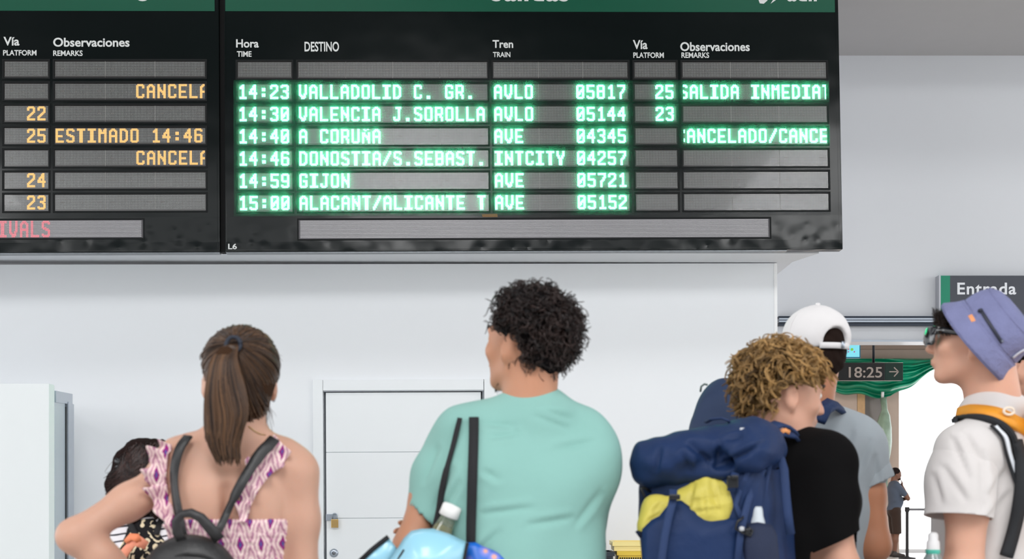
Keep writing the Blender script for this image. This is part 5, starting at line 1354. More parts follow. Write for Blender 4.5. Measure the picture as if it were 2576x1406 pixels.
f.rbox(P(1786, 1400, Yk3), (.160, .105, .235), Rk, .07, .02); f.rbox(P(1790, 1400, Yk3)+Vector((.055, .085, 0)), (.150, .12, .235), Rk, .06, .03); f.rbox(P(1788, 1560, Yk3-.01), (.150, .115, .12), Rk, .07, .06)
f.warp(folds(.003, 40, 3, ((1, 0, .2), (.2, .3, 1), (.8, 0, -.8))))
mainb = f.build('main_compartment', M_navy, pkb); crease(mainb, [(1900, 1200, 1870, 1290), (1930, 1220, 1925, 1330)], 7, .006)
f = Field(P(1790, 1230, Yk3)-Vector((.25, .24, 0)), P(1790, 1020, Yk3)+Vector((.25, .24, .0)), .006)
RL = np.array(Matrix.Rotation(math.radians(-24), 3, 'Z') @ Matrix.Rotation(math.radians(-7), 3, 'Y') @ Matrix.Rotation(math.radians(7), 3, 'X'))
f.rbox(P(1786, 1146, Yk3+.0), (.168, .135, .054), RL, .050, .02)
f.ell(P(1700, 1150, Yk3-.05), (.085, .085, .056), RL, .05); f.ell(P(1860, 1112, Yk3-.02), (.095, .10, .050), RL, .05)
f.cap(P(1720, 1190, Yk3-.13), P(1800, 1150, Yk3-.12), .010, .006, .03, 'sub'); f.cap(P(1760, 1120, Yk3-.14), P(1800, 1170, Yk3-.14), .010, .008, .03, 'sub'); f.cap(P(1800, 1170, Yk3-.14), P(1910, 1130, Yk3-.10), .010, .008, .03, 'sub')
f.warp(folds(.0035, 34, 8, ((1, 0, .5), (.2, .3, 1), (.8, 0, -1.2)))); f.warp(folds(.0016, 90, 9, ((1, 0, .9), (.2, .3, 1), (.8, 0, -1.2))))
lid = f.build('lid', M_navy, pkb); crease(lid, [(1738, 1118, 1800, 1172), (1800, 1172, 1908, 1128), (1802, 1172, 1812, 1102), (1828, 1104, 1868, 1096), (1716, 1140, 1742, 1190), (1850, 1150, 1930, 1110), (1660, 1130, 1650, 1190)], 7, .008)
# yellow cover bulging out of the stretch pocket
f = Field(P(1740, 1340, Yk3-.12)-Vector((.18, .14, 0)), P(1740, 1190, Yk3-.1)+Vector((.18, .12, 0)), .0055)
f.ell(P(1780, 1275, Yk3-.085), (.072, .055, .080), Rk, .02); f.ell(P(1740, 1290, Yk3-.095), (.06, .045, .055), Rk, .02)
f.ell(P(1655, 1300, Yk3-.085), (.042, .040, .056), Rk, .02); f.cap(P(1640, 1330, Yk3-.09), P(1830, 1300, Yk3-.08), .03, .03, .02)
f.cap(P(1786, 1200, Yk3-.14), P(1806, 1300, Yk3-.15), .004, .006, .02, 'sub'); f.cap(P(1735, 1240, Yk3-.14), P(1770, 1310, Yk3-.15), .004, .005, .02, 'sub')
f.warp(folds(.003, 70, 12, ((1, 0, .5), (.2, .3, 1), (.8, 0, -1.2))))
rc = f.build('rain_cover', M_yellow, pkb); crease(rc, [(1745, 1218, 1730, 1290), (1790, 1206, 1812, 1300), (1715, 1290, 1830, 1278), (1770, 1230, 1775, 1300), (1640, 1290, 1666, 1262), (1630, 1310, 1672, 1284), (1740, 1262, 1800, 1250)], 5, .005)
# stretch pocket with its curved upper edge
out_ = [(1617, 1332), (1640, 1310), (1660, 1300), (1690, 1262), (1712, 1262), (1745, 1286), (1775, 1303), (1840, 1307), (1872, 1302), (1880, 1340), (1884, 1420), (1880, 1560), (1640, 1560), (1618, 1420)]
sheet3('front_pocket', out_, Yk3-.125, .030, M_navy, pkb, th=.006)
sheet3('side_pocket', [(1868, 1320), (1905, 1316), (1938, 1322), (1950, 1345), (1957, 1420), (1950, 1560), (1880, 1560), (1874, 1420)], Yk3-.135, .022, M_navy2, pkb, th=.006)
bsk = [bvh_of(mainb), bvh_of(lid)]
def web(name, pts, w, dy, m=M_web, parent=pkb, th=.003):
    MB().ribbon([P(x, y, Yk3+d) for (x, y, d) in pts], w, (0, -1, .1), th).build(name, m, parent)
web('webbing', [(1694, 1232, -.150), (1692, 1262, -.158), (1682, 1300, -.162), (1672, 1350, -.166), (1664, 1406, -.168), (1660, 1480, -.166)], .0095, 0)
web('webbing', [(1920, 1180, -.10), (1902, 1215, -.120), (1884, 1255, -.135), (1872, 1300, -.150), (1862, 1350, -.150), (1852, 1440, -.150)], .0085, 0)
web('webbing', [(1905, 1150, -.12), (1880, 1190, -.13), (1862, 1230, -.13), (1850, 1270, -.14), (1868, 1310, -.150)], .006, 0)
web('webbing', [(1936, 1170, -.09), (1926, 1220, -.10), (1916, 1280, -.105), (1914, 1320, -.11)], .006, 0)
web('webbing', [(1850, 1190, -.14), (1845, 1205, -.145), (1838, 1235, -.14)], .009, 0)
web('shoulder_strap_end', [(1950, 1143, -.04), (1964, 1155, -.07), (1972, 1180, -.09), (1976, 1230, -.10), (1981, 1290, -.10), (1989, 1344, -.10)], .0105, 0)
# padded shoulder yoke over the right shoulder
MB().ribbon([P(1935, 1078, Y3-.17), P(1958, 1068, Y3-.155), P(1975, 1072, Y3-.13), P(1992, 1084, Y3-.10), P(2004, 1100, Y3-.08)], [.016, .017, .016, .014, .012], (0, -.5, 1), .006).build('shoulder_pad', M_web, pkb)
MB().ribbon([P(1930, 1098, Y3-.19), P(1965, 1090, Y3-.17), P(1996, 1096, Y3-.12), P(2006, 1106, Y3-.10)], .010, (0, -1, .8), .006).build('load_lifter', M_web, pkb)
MB().ribbon([P(1966, 1087, Y3-.175), P(1975, 1082, Y3-.17), P(1986, 1088, Y3-.165)], .0055, (0, -1, .2), .003).build('orange_tab', mat('orange_tab', (220, 146, 88), .6), pkb)
for (x, y, sx_, sy_, d) in ((1843, 1212, 14, 15, -.152), (1848, 1200, 9, 5, -.162), (1697, 1250, 14, 7, -.166), (1926, 1154, 9, 9, -.125), (1880, 1336, 7, 7, -.158)):
    a = P(x-sx_, y+sy_, Yk3+d); b = P(x+sx_, y-sy_, Yk3+d); MB().box((a.x, a.y-.006, a.z), (b.x, a.y+.006, b.z), .003).build('buckle', M_buckle, pkb)
MB().lathe([(0, -.006), (.006, -.004), (.006, .004), (0, .006)], P(1866, 1330, Yk3-.165), (0, 0, 1), 12).build('cord_lock', mat('grey_cord_lock', (186, 188, 192), .4), pkb)
MB().tube([P(1870, 1300, Yk3-.155), P(1855, 1312, Yk3-.16), P(1850, 1330, Yk3-.16), P(1868, 1340, Yk3-.16), P(1888, 1348, Yk3-.155), P(1893, 1335, Yk3-.15), P(1882, 1326, Yk3-.155)], .0028, 6).build('elastic_cord', M_buckle, pkb)
MB().tube([P(1634, 1258, Yk3-.04), P(1622, 1250, Yk3-.05), P(1611, 1228, Yk3-.05), P(1617, 1226, Yk3-.05), P(1640, 1238, Yk3-.04)], .0032, 6).build('side_loop', M_buckle, pkb)
MB().ribbon([P(1634, 1322, Yk3-.06), P(1615, 1338, Yk3-.06), P(1604, 1346, Yk3-.06)], .010, (0, -1, 0), .003).build('strap_tip', M_navy2, pkb)
MB().tube([P(1776, 1062, Yk3+.02), P(1790, 1055, Yk3-.03), P(1815, 1052, Yk3-.05), P(1832, 1058, Yk3-.04), P(1838, 1070, Yk3-.02)], .006, 8, flat=.5).build('haul_loop', M_web, pkb)
MB().box(P(1862, 1084, Yk3-.135), Vector(P(1880, 1076, Yk3-.135))+Vector((0, .003, 0))).build('emblem', mat('white_emblem', (220, 222, 226), .5), pkb)
bo = empty('water_bottle', P(1904, 1400, Yk3-.11), 'small white capped bottle standing in the side pocket of the navy hiking backpack', 'bottle')
c = P(1903, 1318, Yk3-.118)
MB().lathe([(.0, .042), (.012, .041), (.0145, .034), (.016, .018), (.019, .008), (.0205, .0)], c, (0, 0, 1), 20).build('cap', mat('frosted_cap', (214, 222, 228), .4, trans=.2), bo)
MB().lathe([(.0205, 0), (.022, -.012), (.025, -.03), (.030, -.05), (.031, -.17), (.028, -.185), (0, -.187)], c, (0, 0, 1), 20).build('bottle_body', mat('teal_bottle', (46, 96, 112), .2, trans=.3), bo)

# ================= the man in the grey T-shirt and white cap
Y4 = 4.45
B = Frame(((2040-CX)/F*Y4, Y4, 0), -14, scale=1.055); H = Frame(P(2050, 893, Y4), 22, -4, 0, 1.04)
J = joints(.182)
root = person_root(B, 'man with white baseball cap and grey T-shirt standing behind the blond man')
f = body_field(B, H, 1.94, ext=.44)
skin_g = skin_mat('tanned_skin_man', (178, 122, 92))
torso_sdf(f, B, 1.0, 1.0, -.006, shj=.172); legs_sdf(f, B, J); head_sdf(f, H); neck(f, B, H, .056)
sR, eR, wR = P(2168, 1128, Y4-.04), P(2196, 1372, Y4-.06), P(2090, 1420, Y4+.16)
arm(f, sR, eR, wR, .058, .052, .031); hand_sdf(f, wR, (-.9, .4, .1), (0, .4, 1), .5, 1, 1)
sL = B(-.175, 0, 1.42); eL = B(-.21, .0, 1.14); wL = B(-.12, .22, 1.05); arm(f, sL, eL, wL, .054, .044, .029); hand_sdf(f, wL, (.8, .5, .1), (0, 0, 1), .4, 1, -1)
for a in ('al', 'ar'): foot_sdf(f, B, J[a][0], 0)
f.build('body', skin_g, root); eyes(root, H)
M_grey = cloth_mat('heather_grey_cotton', (154, 162, 168), var=.06)
f = Field((B.o[0]-.40, B.o[1]-.34, .85), (B.o[0]+.40, B.o[1]+.36, 1.66), .0065, 1.13, .016)
torso_sdf(f, B, 1.0, 1.02, .012, shj=.172); f.cap(B(0, 0, 1.2), B(0, 0, .9), .145, .155, .08)
f.cap(P(2100, 1095, Y4-.01), sR, .062, .068, .06); f.cap(sR, P(2180, 1185, Y4-.05), .0685, .064, .04)
f.cap(sL, sL*.3+eL*.7, .068, .064, .03); f.warp(folds(.004, 26, 14)); f.cut((0, 0, .9), (0, 0, -1))
shirt = f.build('t_shirt', M_grey, root)
f = Field(P(2190, 1290, Y4)-Vector((.13, .18, 0)), P(2170, 1060, Y4)+Vector((.15, .12, 0)), .0065)
f.cap(sR, P(2188, 1215, Y4-.05), .069, .066, .04); f.cap(P(2188, 1215, Y4-.05), P(2194, 1285, Y4-.05), .066, .064, .03); f.warp(folds(.004, 26, 14))
slv = f.build('sleeve', M_grey, shirt, cuts=[(P(2186, 1226, Y4-.05), (.42, -.1, -.90), P(2186, 1270, Y4-.05), 1.0)])
crease(slv, [(2188, 1110, 2160, 1190), (2200, 1150, 2210, 1215)], 8, .006)
crease(shirt, [(2188, 1110, 2160, 1190), (2142, 1090, 2120, 1160), (2200, 1150, 2210, 1215)], 8, .006)
lower_wear(root, B, J, mat('khaki_cloth', (150, 136, 112), .8), M_shoe)
hm_d = hair_mat('dark_brown_hair', (22, 16, 15), (58, 42, 34), .4)
f = Field(H.o-.17, H.o+.17, .006); f.ell(H(0, -.014, .035), V3(.082, .102, .080), H.R, .02); f.ell(H(0, -.050, -.02), V3(.066, .058, .058), H.R, .03)
f.cut(H(0, .05, .07), H.R @ V3(0, .8, -.5)); f.cut(H(0, -.02, -.078), H.R @ V3(0, .3, -1)); f.warp(folds(.002, 160, 6))
for q in (-1, 1): f.ell(H(q*.090, .015, -.012), V3(.030, .032, .040), H.R, .01, 'sub')
base_tone(f.build('hair', hm_d, root), .25)
def cap_hat(root, H, m):
    """baseball cap: crown shell with rear opening, band, strap, button, visor"""
    R = H.R; f = Field(H.o-.18, H.o+.20, .0055)
    Rt = R @ np.array(Matrix.Rotation(math.radians(6), 3, 'X'))
    f.ell(H(0, -.010, .052), V3(.096, .114, .096)*H.s, Rt, .01)
    f.cut(H(0, 0, .018), Rt @ V3(0, 0, -1)); f.ell(H(0, -.125, .020), V3(.042, .06, .046)*H.s, Rt, .004, 'sub')
    f.warp(lambda X, Y, Z: .0012*np.sin(X*70)*np.sin(Z*60+Y*40))
    o = f.build('cap', m, root)
    def onc(a, z): return H.o + Rt @ (V3(math.sin(a)*.094*math.sqrt(max(0, 1-((z-.052)/.096)**2)), -math.cos(a)*.112*math.sqrt(max(0, 1-((z-.052)/.096)**2))-.010, z)*H.s) + 0
    a_ = [onc(t, .022) for t in np.linspace(-.60, .60, 13)]
    MB().ribbon(a_, .0095, [tuple(Rt @ V3(math.sin(t), -math.cos(t), 0)) for t in np.linspace(-.6, .6, 13)], .003).build('strap', m, o)
    MB().ribbon([onc(t, .024)+Rt @ V3(0, -.004, 0) for t in (.12, .18, .24)], .011, tuple(Rt @ V3(.2, -1, 0)), .003).build('strap_buckle', M_alu, o)
    MB().lathe([(0, .006), (.006, .005), (.008, 0), (.008, -.004)], H.o + Rt @ (V3(0, -.010, .150)*H.s), Rt @ V3(0, 0, 1), 12).build('button', m, o)
    for a in np.linspace(0, 2*math.pi, 7)[:-1]:
        pts = [H.o + Rt @ (V3(math.sin(a+.5)*.0965*math.cos(e), -math.cos(a+.5)*.1145*math.cos(e)-.010, .052+.0965*math.sin(e))*H.s) for e in np.linspace(-.2, 1.5, 12)]
        if math.cos(a+.5) < .85: MB().tube(pts, .0014, 5).build('seam', m, o)
    vb = []
    for i in range(13):
        t = math.radians(-62+124*i/12); vb.append([H.o + Rt @ (V3(math.sin(t)*(.092+.004*s), .010+math.cos(t)*(.088+.075*s), .026-.018*s*s+.010*(1-abs(math.sin(t))))*H.s) for s in np.linspace(0, 1, 6)])
    mb = MB(); v = [p for r in vb for p in r]; fc = [(i*6+j, (i+1)*6+j, (i+1)*6+j+1, i*6+j+1) for i in range(12) for j in range(5)]
    q = mb.add(v, fc, True).build('visor', m, o); sd = q.modifiers.new('s', 'SOLIDIFY'); sd.thickness = .004
    return o
cap_hat(root, H, mat('white_cap_cotton', (222, 219, 219), .8, var=.02, bump=.15, bscale=20))
pk2 = empty('backpack', P(1920, 1600, Y4-.32), 'plain dark navy backpack rising behind the blond man, worn by the grey T-shirt man', 'backpack')
Yg = Y4-.30; R2 = np.array(Matrix.Rotation(math.radians(-14), 3, 'Z'))
f = Field(P(1900, 1560, Yg)-Vector((.26, .17, 0)), P(1900, 930, Yg)+Vector((.26, .17, 0)), .008)
M_dnavy = mat('dark_navy_pack_cloth', (20, 42, 76), .7, var=.12, bump=.25, bscale=18)
f.rbox(P(1872, 1300, Yg), (.150, .095, .30), R2, .07, .02); f.rbox(P(1868, 1045, Yg), (.140, .10, .105), R2, .095, .05)
f.warp(folds(.004, 28, 5)); pm = f.build('main_compartment', M_dnavy, pk2)
MB().tube([P(1762, 985, Yg-.06), P(1764, 972, Yg-.07), P(1772, 966, Yg-.07), P(1780, 968, Yg-.07)], .0030, 6).build('hang_loop', mat('grey_green_cord', (96, 112, 110), .6), pk2)
MB().ribbon([P(2060, 1060, Yg+.05), P(2072, 1030, Yg+.10), P(2090, 1018, Yg+.16), P(2108, 1026, Yg+.20), P(2128, 1044, Yg+.26)], [.020, .024, .024, .018, .010], (0, -1, .6), .010).build('shoulder_strap', M_navy, pk2)
strap('shoulder_strap', [bvh_of(shirt)], [(1960, 1060), (1975, 1120), (1990, 1200)], .022, M_navy, pk2, .008, .006, Y4-.12)

# ================= the man in the bucket hat
Y5 = 3.76
B = Frame(((2492-CX)/F*Y5, Y5, 0), 68, 0, 0, 1.03); H = Frame(P(2449, 874, Y5), 71, 9)
J = joints(.178)
root = person_root(B, 'man in profile with lilac blue bucket hat, dark sunglasses and white T-shirt, looking left')
f = body_field(B, H, 1.92, ext=.44)
torso_sdf(f, B, 1.0, 1.0, -.006, shj=.17); legs_sdf(f, B, J); head_sdf(f, H)
f.cap(P(2496, 1075, Y5), H(0, -.030, -.04), .068, .056, .035); f.cap(P(2520, 1060, Y5), H(0, -.055, -.02), .056, .050, .04)
sL, eL, wL = P(2440, 1140, Y5-.18), P(2424, 1440, Y5-.20), P(2358, 1520, Y5-.23)
arm(f, sL, eL, wL, .058, .047, .030)
f.cap(eL, P(2398, 1500, Y5-.20), .040, .036, .02)
hand_sdf(f, P(2372, 1512, Y5-.23), (-1, 0, .35), (.2, .5, -1), .9, 1.0, -1)
sR = B(.17, .03, 1.42); eR = B(.20, .0, 1.14); wR = B(.19, .10, .92); arm(f, sR, eR, wR, .054, .044, .029); hand_sdf(f, wR, (0, .2, -1), (1, 0, 0), .4, 1, 1)
for a in ('al', 'ar'): foot_sdf(f, B, J[a][0], 0)
body = f.build('body', skin_f, root); eyes(root, H)
M_wht = cloth_mat('off_white_cotton', (208, 203, 201), var=.03)
f = Field((B.o[0]-.32, B.o[1]-.38, .84), (B.o[0]+.34, B.o[1]+.36, 1.64), .006, 1.13, .016)
torso_sdf(f, B, 1.02, 1.02, .012, shj=.17); f.cap(B(0, 0, 1.22), B(0, 0, .9), .140, .155, .08)
f.cap(P(2500, 1075, Y5-.05), sL, .070, .070, .05)
f.cap(sL, P(2426, 1180, Y5-.19), .078, .072, .05)
f.cap(P(2475, 1060, Y5-.02), P(2520, 1048, Y5), .074, .078, .04)
f.cap(P(2470, 1190, Y5-.32), P(2478, 1330, Y5-.33), .012, .014, .04, 'sub'); f.cap(P(2400, 1200, Y5-.30), P(2440, 1270, Y5-.31), .008, .004, .05, 'sub')
f.cap(sR, sR*.3+eR*.7, .068, .064, .03); f.warp(folds(.0055, 22, 31, ((1, .3, .9), (-.4, .4, 1.2), (1.3, 0, .3)))); f.cut((0, 0, .9), (0, 0, -1))
shirt = f.build('t_shirt', M_wht, root)
f = Field(P(2400, 1350, Y5-.2)-Vector((.14, .14, 0)), P(2450, 1060, Y5-.19)+Vector((.14, .14, 0)), .006)
f.cap(sL, P(2416, 1220, Y5-.19), .078, .078, .05); f.cap(P(2416, 1220, Y5-.19), P(2398, 1350, Y5-.20), .078, .088, .05); f.warp(folds(.0055, 22, 31, ((1, .3, .9), (-.4, .4, 1.2), (1.3, 0, .3))))
slv = f.build('sleeve', M_wht, shirt, cuts=[(P(2395, 1299, Y5-.20), (-.10, -.12, -1), P(2395, 1350, Y5-.2), 1.0)])
for o_ in (shirt, slv): crease(o_, [(2398, 1108, 2440, 1210), (2378, 1180, 2434, 1264), (2470, 1140, 2474, 1292), (2430, 1096, 2466, 1160), (2488, 1246, 2530, 1180), (2482, 1310, 2546, 1232), (2350, 1200, 2370, 1270)], 9, .007)
bsh = bvh_of(shirt); bsl = bvh_of(slv)
ring = [np.array(P(2500, 1040, Y5))+V3(.072*math.cos(t), .068*math.sin(t), .010*math.cos(t)) for t in np.linspace(0, 2*math.pi, 36)]
MB().tube(ring, .0095, 8, False).build('collar', M_wht, shirt)
lower_wear(root, B, J, M_denim, M_white_shoe)
# hair: tuft over the brow and dark hair under the hat
g = np.random.default_rng(41); tf = []
for k in range(520):
    a = np.array(P(g.uniform(2372, 2408), g.uniform(800, 846), Y5+g.uniform(-.05, .05))); t_ = g.uniform(0, 1)
    e = np.array(P(2350+g.uniform(-8, 22)+t_*10, 778+g.uniform(-8, 30)+t_*14, Y5+g.uniform(-.05, .05))); m_ = (a+e)/2+V3(-.012, 0, -.004)+g.normal(0, .003, 3)
    tf.append([a*(1-s_)**2+2*m_*s_*(1-s_)+e*s_*s_ for s_ in np.linspace(0, 1, 8)])
f = Field(H.o-.17, H.o+.17, .006); f.ell(H(0, -.010, .045), V3(.079, .102, .086), H.R, .02); f.ell(H(0, -.05, -.01), V3(.068, .056, .05), H.R, .03)
f.cut(H(0, .086, .05), H.R @ V3(0, .8, -.6)); f.cut(H(0, -.02, -.062), H.R @ V3(0, .3, -1))
for q in (-1, 1): f.ell(H(q*.090, .030, -.005), V3(.034, .050, .040), H.R, .01, 'sub')
hb_ = base_tone(f.build('hair', hm_d, root), .2)
strands('fringe', np.array(tf), g.uniform(.1, .9, len(tf)), .0011, hm_d, hb_)
# bucket hat: crown, band seam, flared brim, tilted back
o0 = np.array(P(2449, 868, Y5)); axu = np.array(P(2545, 791, Y5)) - o0; hl = np.linalg.norm(axu); axu /= hl; axu[1] = -.36; axu /= np.linalg.norm(axu)
axb = np.cross(axu, V3(.30, 1, 0)); axb /= np.linalg.norm(axb); axa = np.cross(axb, axu)                               # axa along depth, axb along the brim in profile
M_hat = mat('lilac_washed_denim', (116, 119, 157), .85, var=.22, vscale=14, bump=.5, bscale=60)
def hat_surface(prof, n=56, wob=.004, ph=0):
    V = []
    for r, z, e in prof:
        for k in range(n):
            t = 2*math.pi*k/n; rr_ = r*(1+wob/r*math.sin(3*t+ph+z*20)*e); V.append(o0+axu*(z+e*wob*math.sin(2*t+1))+axb*math.cos(t)*rr_*1.0+axa*math.sin(t)*rr_*.93)
    Fq = [(i*n+k, i*n+(k+1) % n, (i+1)*n+(k+1) % n, (i+1)*n+k) for i in range(len(prof)-1) for k in range(n)]
    return V, Fq
crown = [(.107, .045, .3), (.1065, .055, .6), (.104, .075, 1.0), (.1, .095, 1.0), (.094, .113, .8), (.084, .127, .5), (.068, .137, .3), (.04, .142, .2), (.0005, .144, .1)]
brim = [(.137, -.004, 1.0), (.1365, -.006, 1.0), (.134, .002, 1.0), (.126, .014, .8), (.117, .028, .5), (.111, .040, .3), (.109, .046, .3)]
hat = empty('bucket_hat', tuple(o0), None); hat.parent = root; hat.matrix_basis = WM(root).inverted() @ Matrix.Translation(Vector(o0)); 
def hatpart(name, prof, m=M_hat, th=.003):
    V, Q = hat_surface(prof); q = MB().add(V, Q, True).build(name, m, hat); s_ = q.modifiers.new('s', 'SOLIDIFY'); s_.thickness = th; return q
hatpart('crown', crown); hatpart('brim', brim)
V, Q = hat_surface([(.1110, .040, .3), (.1115, .046, .3), (.1095, .052, .3)]); MB().add(V, Q, True).build('band_seam', M_hat, hat)
V, Q = hat_surface([(.0925, .116, .8), (.0935, .119, .8), (.0885, .123, .7)]); MB().add(V, Q, True).build('crown_seam', M_hat, hat)
bh_ = [bvh_of(c_) for c_ in hat.children if c_.name.startswith(('crown', 'brim'))]
strap('zip', bh_, [(2466, 778), (2480, 800), (2495, 823), (2508, 843), (2521, 862)], .0045, mat('dark_zip_tape', (28, 32, 50), .5), hat, .003, .002, Y5-.1)
p_, n_ = hit(bh_, 2521, 858, .006, Y5-.1); MB().lathe([(0, -.003), (.004, 0), (0, .003)], p_, n_, 10).build('zip_pull', M_alu, hat)
p_, n_ = hit(bh_, 2466, 781, .005, Y5-.1); MB().lathe([(0, -.003), (.007, 0), (0, .004)], p_, n_, 10).build('zip_stop', mat('zip_patch', (40, 44, 60), .5), hat)
strap('woven_label', bh_, [(2440, 793), (2445, 801), (2449, 809)], .0060, mat('orange_white_label', (226, 150, 100), .6, var=.2, vscale=60), hat, .003, .0015, Y5-.1)
strap('back_strap', bh_, [(2548, 900), (2562, 888), (2576, 880)], .004, mat('pale_strap', (190, 192, 204), .6), hat, .004, .002, Y5-.1)
# sunglasses
M_gl = mat('black_sunglasses', (14, 14, 17), .12, coat=.8, spec=.7); sg = empty('sunglasses', tuple(H(0, .09, .02)), None); sg.parent = root; sg.matrix_basis = WM(root).inverted() @ Matrix.Translation(Vector(H(0, .09, .02)))
for q in (-1, 1):
    Rl = H.R @ np.array(Matrix.Rotation(math.radians(-34*q), 3, 'Z')); lf = Field(H(q*.034, .112, .014)-.05, H(q*.034, .112, .014)+.05, .0028)
    lf.ell(H(q*.037, .090, .012), V3(.056, .032, .046), Rl, .004); lf.a = np.maximum(lf.a, -(lambda g_: g_.a)(Field(H(q*.034, .112, .014)-.05, H(q*.034, .112, .014)+.05, .0028).ell(H(q*.035, .084, .012), V3(.056, .032, .046), Rl, .001)))
    bx = Field(H(q*.034, .112, .014)-.05, H(q*.034, .112, .014)+.05, .0028).rbox(H(q*.040, .106, .012), (.033, .05, .025), Rl, .014, .001)
    lf.a = np.maximum(lf.a, bx.a); lf.build('lens', M_gl, sg)
    MB().ribbon([H(q*.064, .106, .026), H(q*.076, .075, .028), H(q*.083, .03, .024), H(q*.086, .005, .018)], [.012, .009, .006, .005], tuple(H.R @ V3(q, 0, 0)), .004).build('temple', M_gl, sg)
MB().tube([H(-.014, .117, .020), H(0, .121, .024), H(.014, .117, .020)], .0035, 6).build('bridge', M_gl, sg)
# orange backpack
M_or = mat('orange_nylon', (224, 146, 30), .55, var=.1, vscale=8, bump=.3, bscale=20); M_bm = mat('black_mesh_padding', (26, 28, 32), .8, bump=.2, bscale=200)
op = empty('orange_backpack', P(2680, 1600, Y5-.07), 'orange backpack with black padded straps worn by the man in the bucket hat', 'backpack')
R5 = np.array(Matrix.Rotation(math.radians(68), 3, 'Z'))
f = Field(P(2560, 1560, Y5)-Vector((.06, .24, 0)), P(2790, 1010, Y5)+Vector((.06, .24, 0)), .008)
f.rbox(P(2700, 1240, Y5-.06), (.145, .105, .235), R5, .07, .03); f.rbox(P(2668, 1070, Y5-.08), (.11, .07, .05), R5, .04, .05)
f.warp(folds(.0035, 30, 44)); f.build('main_compartment', M_or, op)
f = Field(P(2580, 1600, Y5)-Vector((.06, .24, 0)), P(2790, 1330, Y5)+Vector((.06, .24, 0)), .009); f.rbox(P(2700, 1450, Y5-.07), (.148, .11, .10), R5, .07, .03); f.build('lower_panel', mat('plum_black_nylon', (44, 40, 58), .6), op)
sb = [bsh, bsl]
strap('shoulder_strap', sb, [(2412, 1046), (2435, 1037), (2470, 1036), (2505, 1042), (2545, 1060), (2580, 1080)], .022, M_or, op, .012, .010, Y5-.14)
strap('strap_padding', sb, [(2398, 1058), (2425, 1052), (2462, 1051), (2495, 1058), (2525, 1072), (2548, 1098), (2556, 1140)], .0065, M_bm, op, .012, .010, Y5-.16)
strap('strap_padding', sb, [(2556, 1110), (2568, 1160), (2570, 1220), (2560, 1290), (2545, 1350), (2530, 1400)], .017, M_bm, op, .015, .010, Y5-.14)
strap('webbing', sb, [(2492, 1070), (2508, 1085), (2522, 1102), (2530, 1140), (2545, 1185), (2560, 1230)], .0045, M_bm, op, .014, .003, Y5-.2)
strap('white_webbing', sb, [(2504, 1072), (2516, 1086), (2532, 1100), (2538, 1140), (2552, 1180), (2564, 1220)], .0065, mat('white_webbing', (226, 230, 236), .6), op, .010, .003, Y5-.2)
strap('webbing', sb, [(2518, 1070), (2530, 1082), (2548, 1100), (2552, 1140), (2564, 1175)], .003, M_bm, op, .018, .003, Y5-.2)
p_ = P(2538, 1034, Y5-.22); MB().tube([p_+Vector((.013*math.cos(t), 0, .009*math.sin(t))) for t in np.linspace(0, 6.28, 14)], .0035, 6).build('ring_buckle', mat('cream_buckle', (230, 214, 196), .5), op)
# bottle in his hand
bo = empty('water_bottle', P(2347, 1560, Y5-.26), 'clear bottle with white cap and green ring in front of the white T-shirt sleeve', 'bottle')
c = P(2347, 1385, Y5-.26)
MB().lathe([(0, .046), (.008, .045), (.0125, .040), (.0125, .026), (.0160, .022), (.0168, 0.002)], c, (0, 0, 1), 24).build('cap', mat('frosted_white_cap', (212, 210, 210), .45), bo)
MB().lathe([(.0172, .003), (.0180, 0), (.0180, -.006), (.0165, -.008)], c, (0, 0, 1), 24).build('neck_ring', mat('green_neck_ring', (70, 170, 150), .35), bo)
MB().lathe([(.0160, -.006), (.020, -.015), (.030, -.032), (.035, -.05), (.035, -.20), (.033, -.215), (0, -.217)], c, (0, 0, 1), 28).build('bottle_body', mat('clear_water_plastic', (206, 222, 222), .07, trans=.7), bo)
MB().lathe([(0, -.022), (.024, -.026), (.033, -.05), (.033, -.20), (0, -.21)], c, (0, 0, 1), 24).build('water', mat('water_fill', (190, 212, 212), .1, trans=.6), bo)

# ================= person behind the bucket hat
Y6 = 4.32
B = Frame(((2640-CX)/F*Y6, Y6, 0), 60, scale=1.02); H = Frame(P(2578, 935, Y6+.0), 60, 2)
root = person_root(B, 'person with dark hair at the right edge, mostly hidden behind the bucket hat')
J = joints(.17)
f = body_field(B, H, 1.86, .008, ext=.42); torso_sdf(f, B, .95, 1, -.006, shj=.165); legs_sdf(f, B, J); head_sdf(f, H); neck(f, B, H, .056)
for q, sd in ((-1, -1), (1, 1)):
    s_ = B(q*.17, 0, 1.42); e_ = B(q*.20, 0, 1.14); w_ = B(q*.19, .06, .9); arm(f, s_, e_, w_, .052, .042, .028); hand_sdf(f, w_, (0, .2, -1), (q, 0, 0), .4, 1, sd)
for a in ('al', 'ar'): foot_sdf(f, B, J[a][0], 0)
f.build('body', skin_f, root); eyes(root, H)
f = Field((B.o[0]-.34, B.o[1]-.34, .85), (B.o[0]+.34, B.o[1]+.34, 1.54), .009); torso_sdf(f, B, .97, 1.02, .012, shj=.165)
for q in (-1, 1): f.cap(B(q*.17, 0, 1.42), B(q*.19, 0, 1.22), .064, .060, .04)
f.cut((0, 0, .9), (0, 0, -1)); f.build('t_shirt', cloth_mat('charcoal_plum_cotton', (58, 52, 66)), root); lower_wear(root, B, J, M_denim, M_shoe)
f = Field(H.o-.17, H.o+.17, .007); f.ell(H(0, -.014, .060), V3(.084, .104, .082), H.R, .02); f.ell(H(0, -.055, -.01), V3(.066, .056, .06), H.R, .03)
f.cut(H(0, .06, .06), H.R @ V3(0, .82, -.5)); f.cut(H(0, -.02, -.062), H.R @ V3(0, .3, -1))
for q in (-1, 1): f.ell(H(q*.090, .015, -.018), V3(.030, .034, .040), H.R, .01, 'sub')
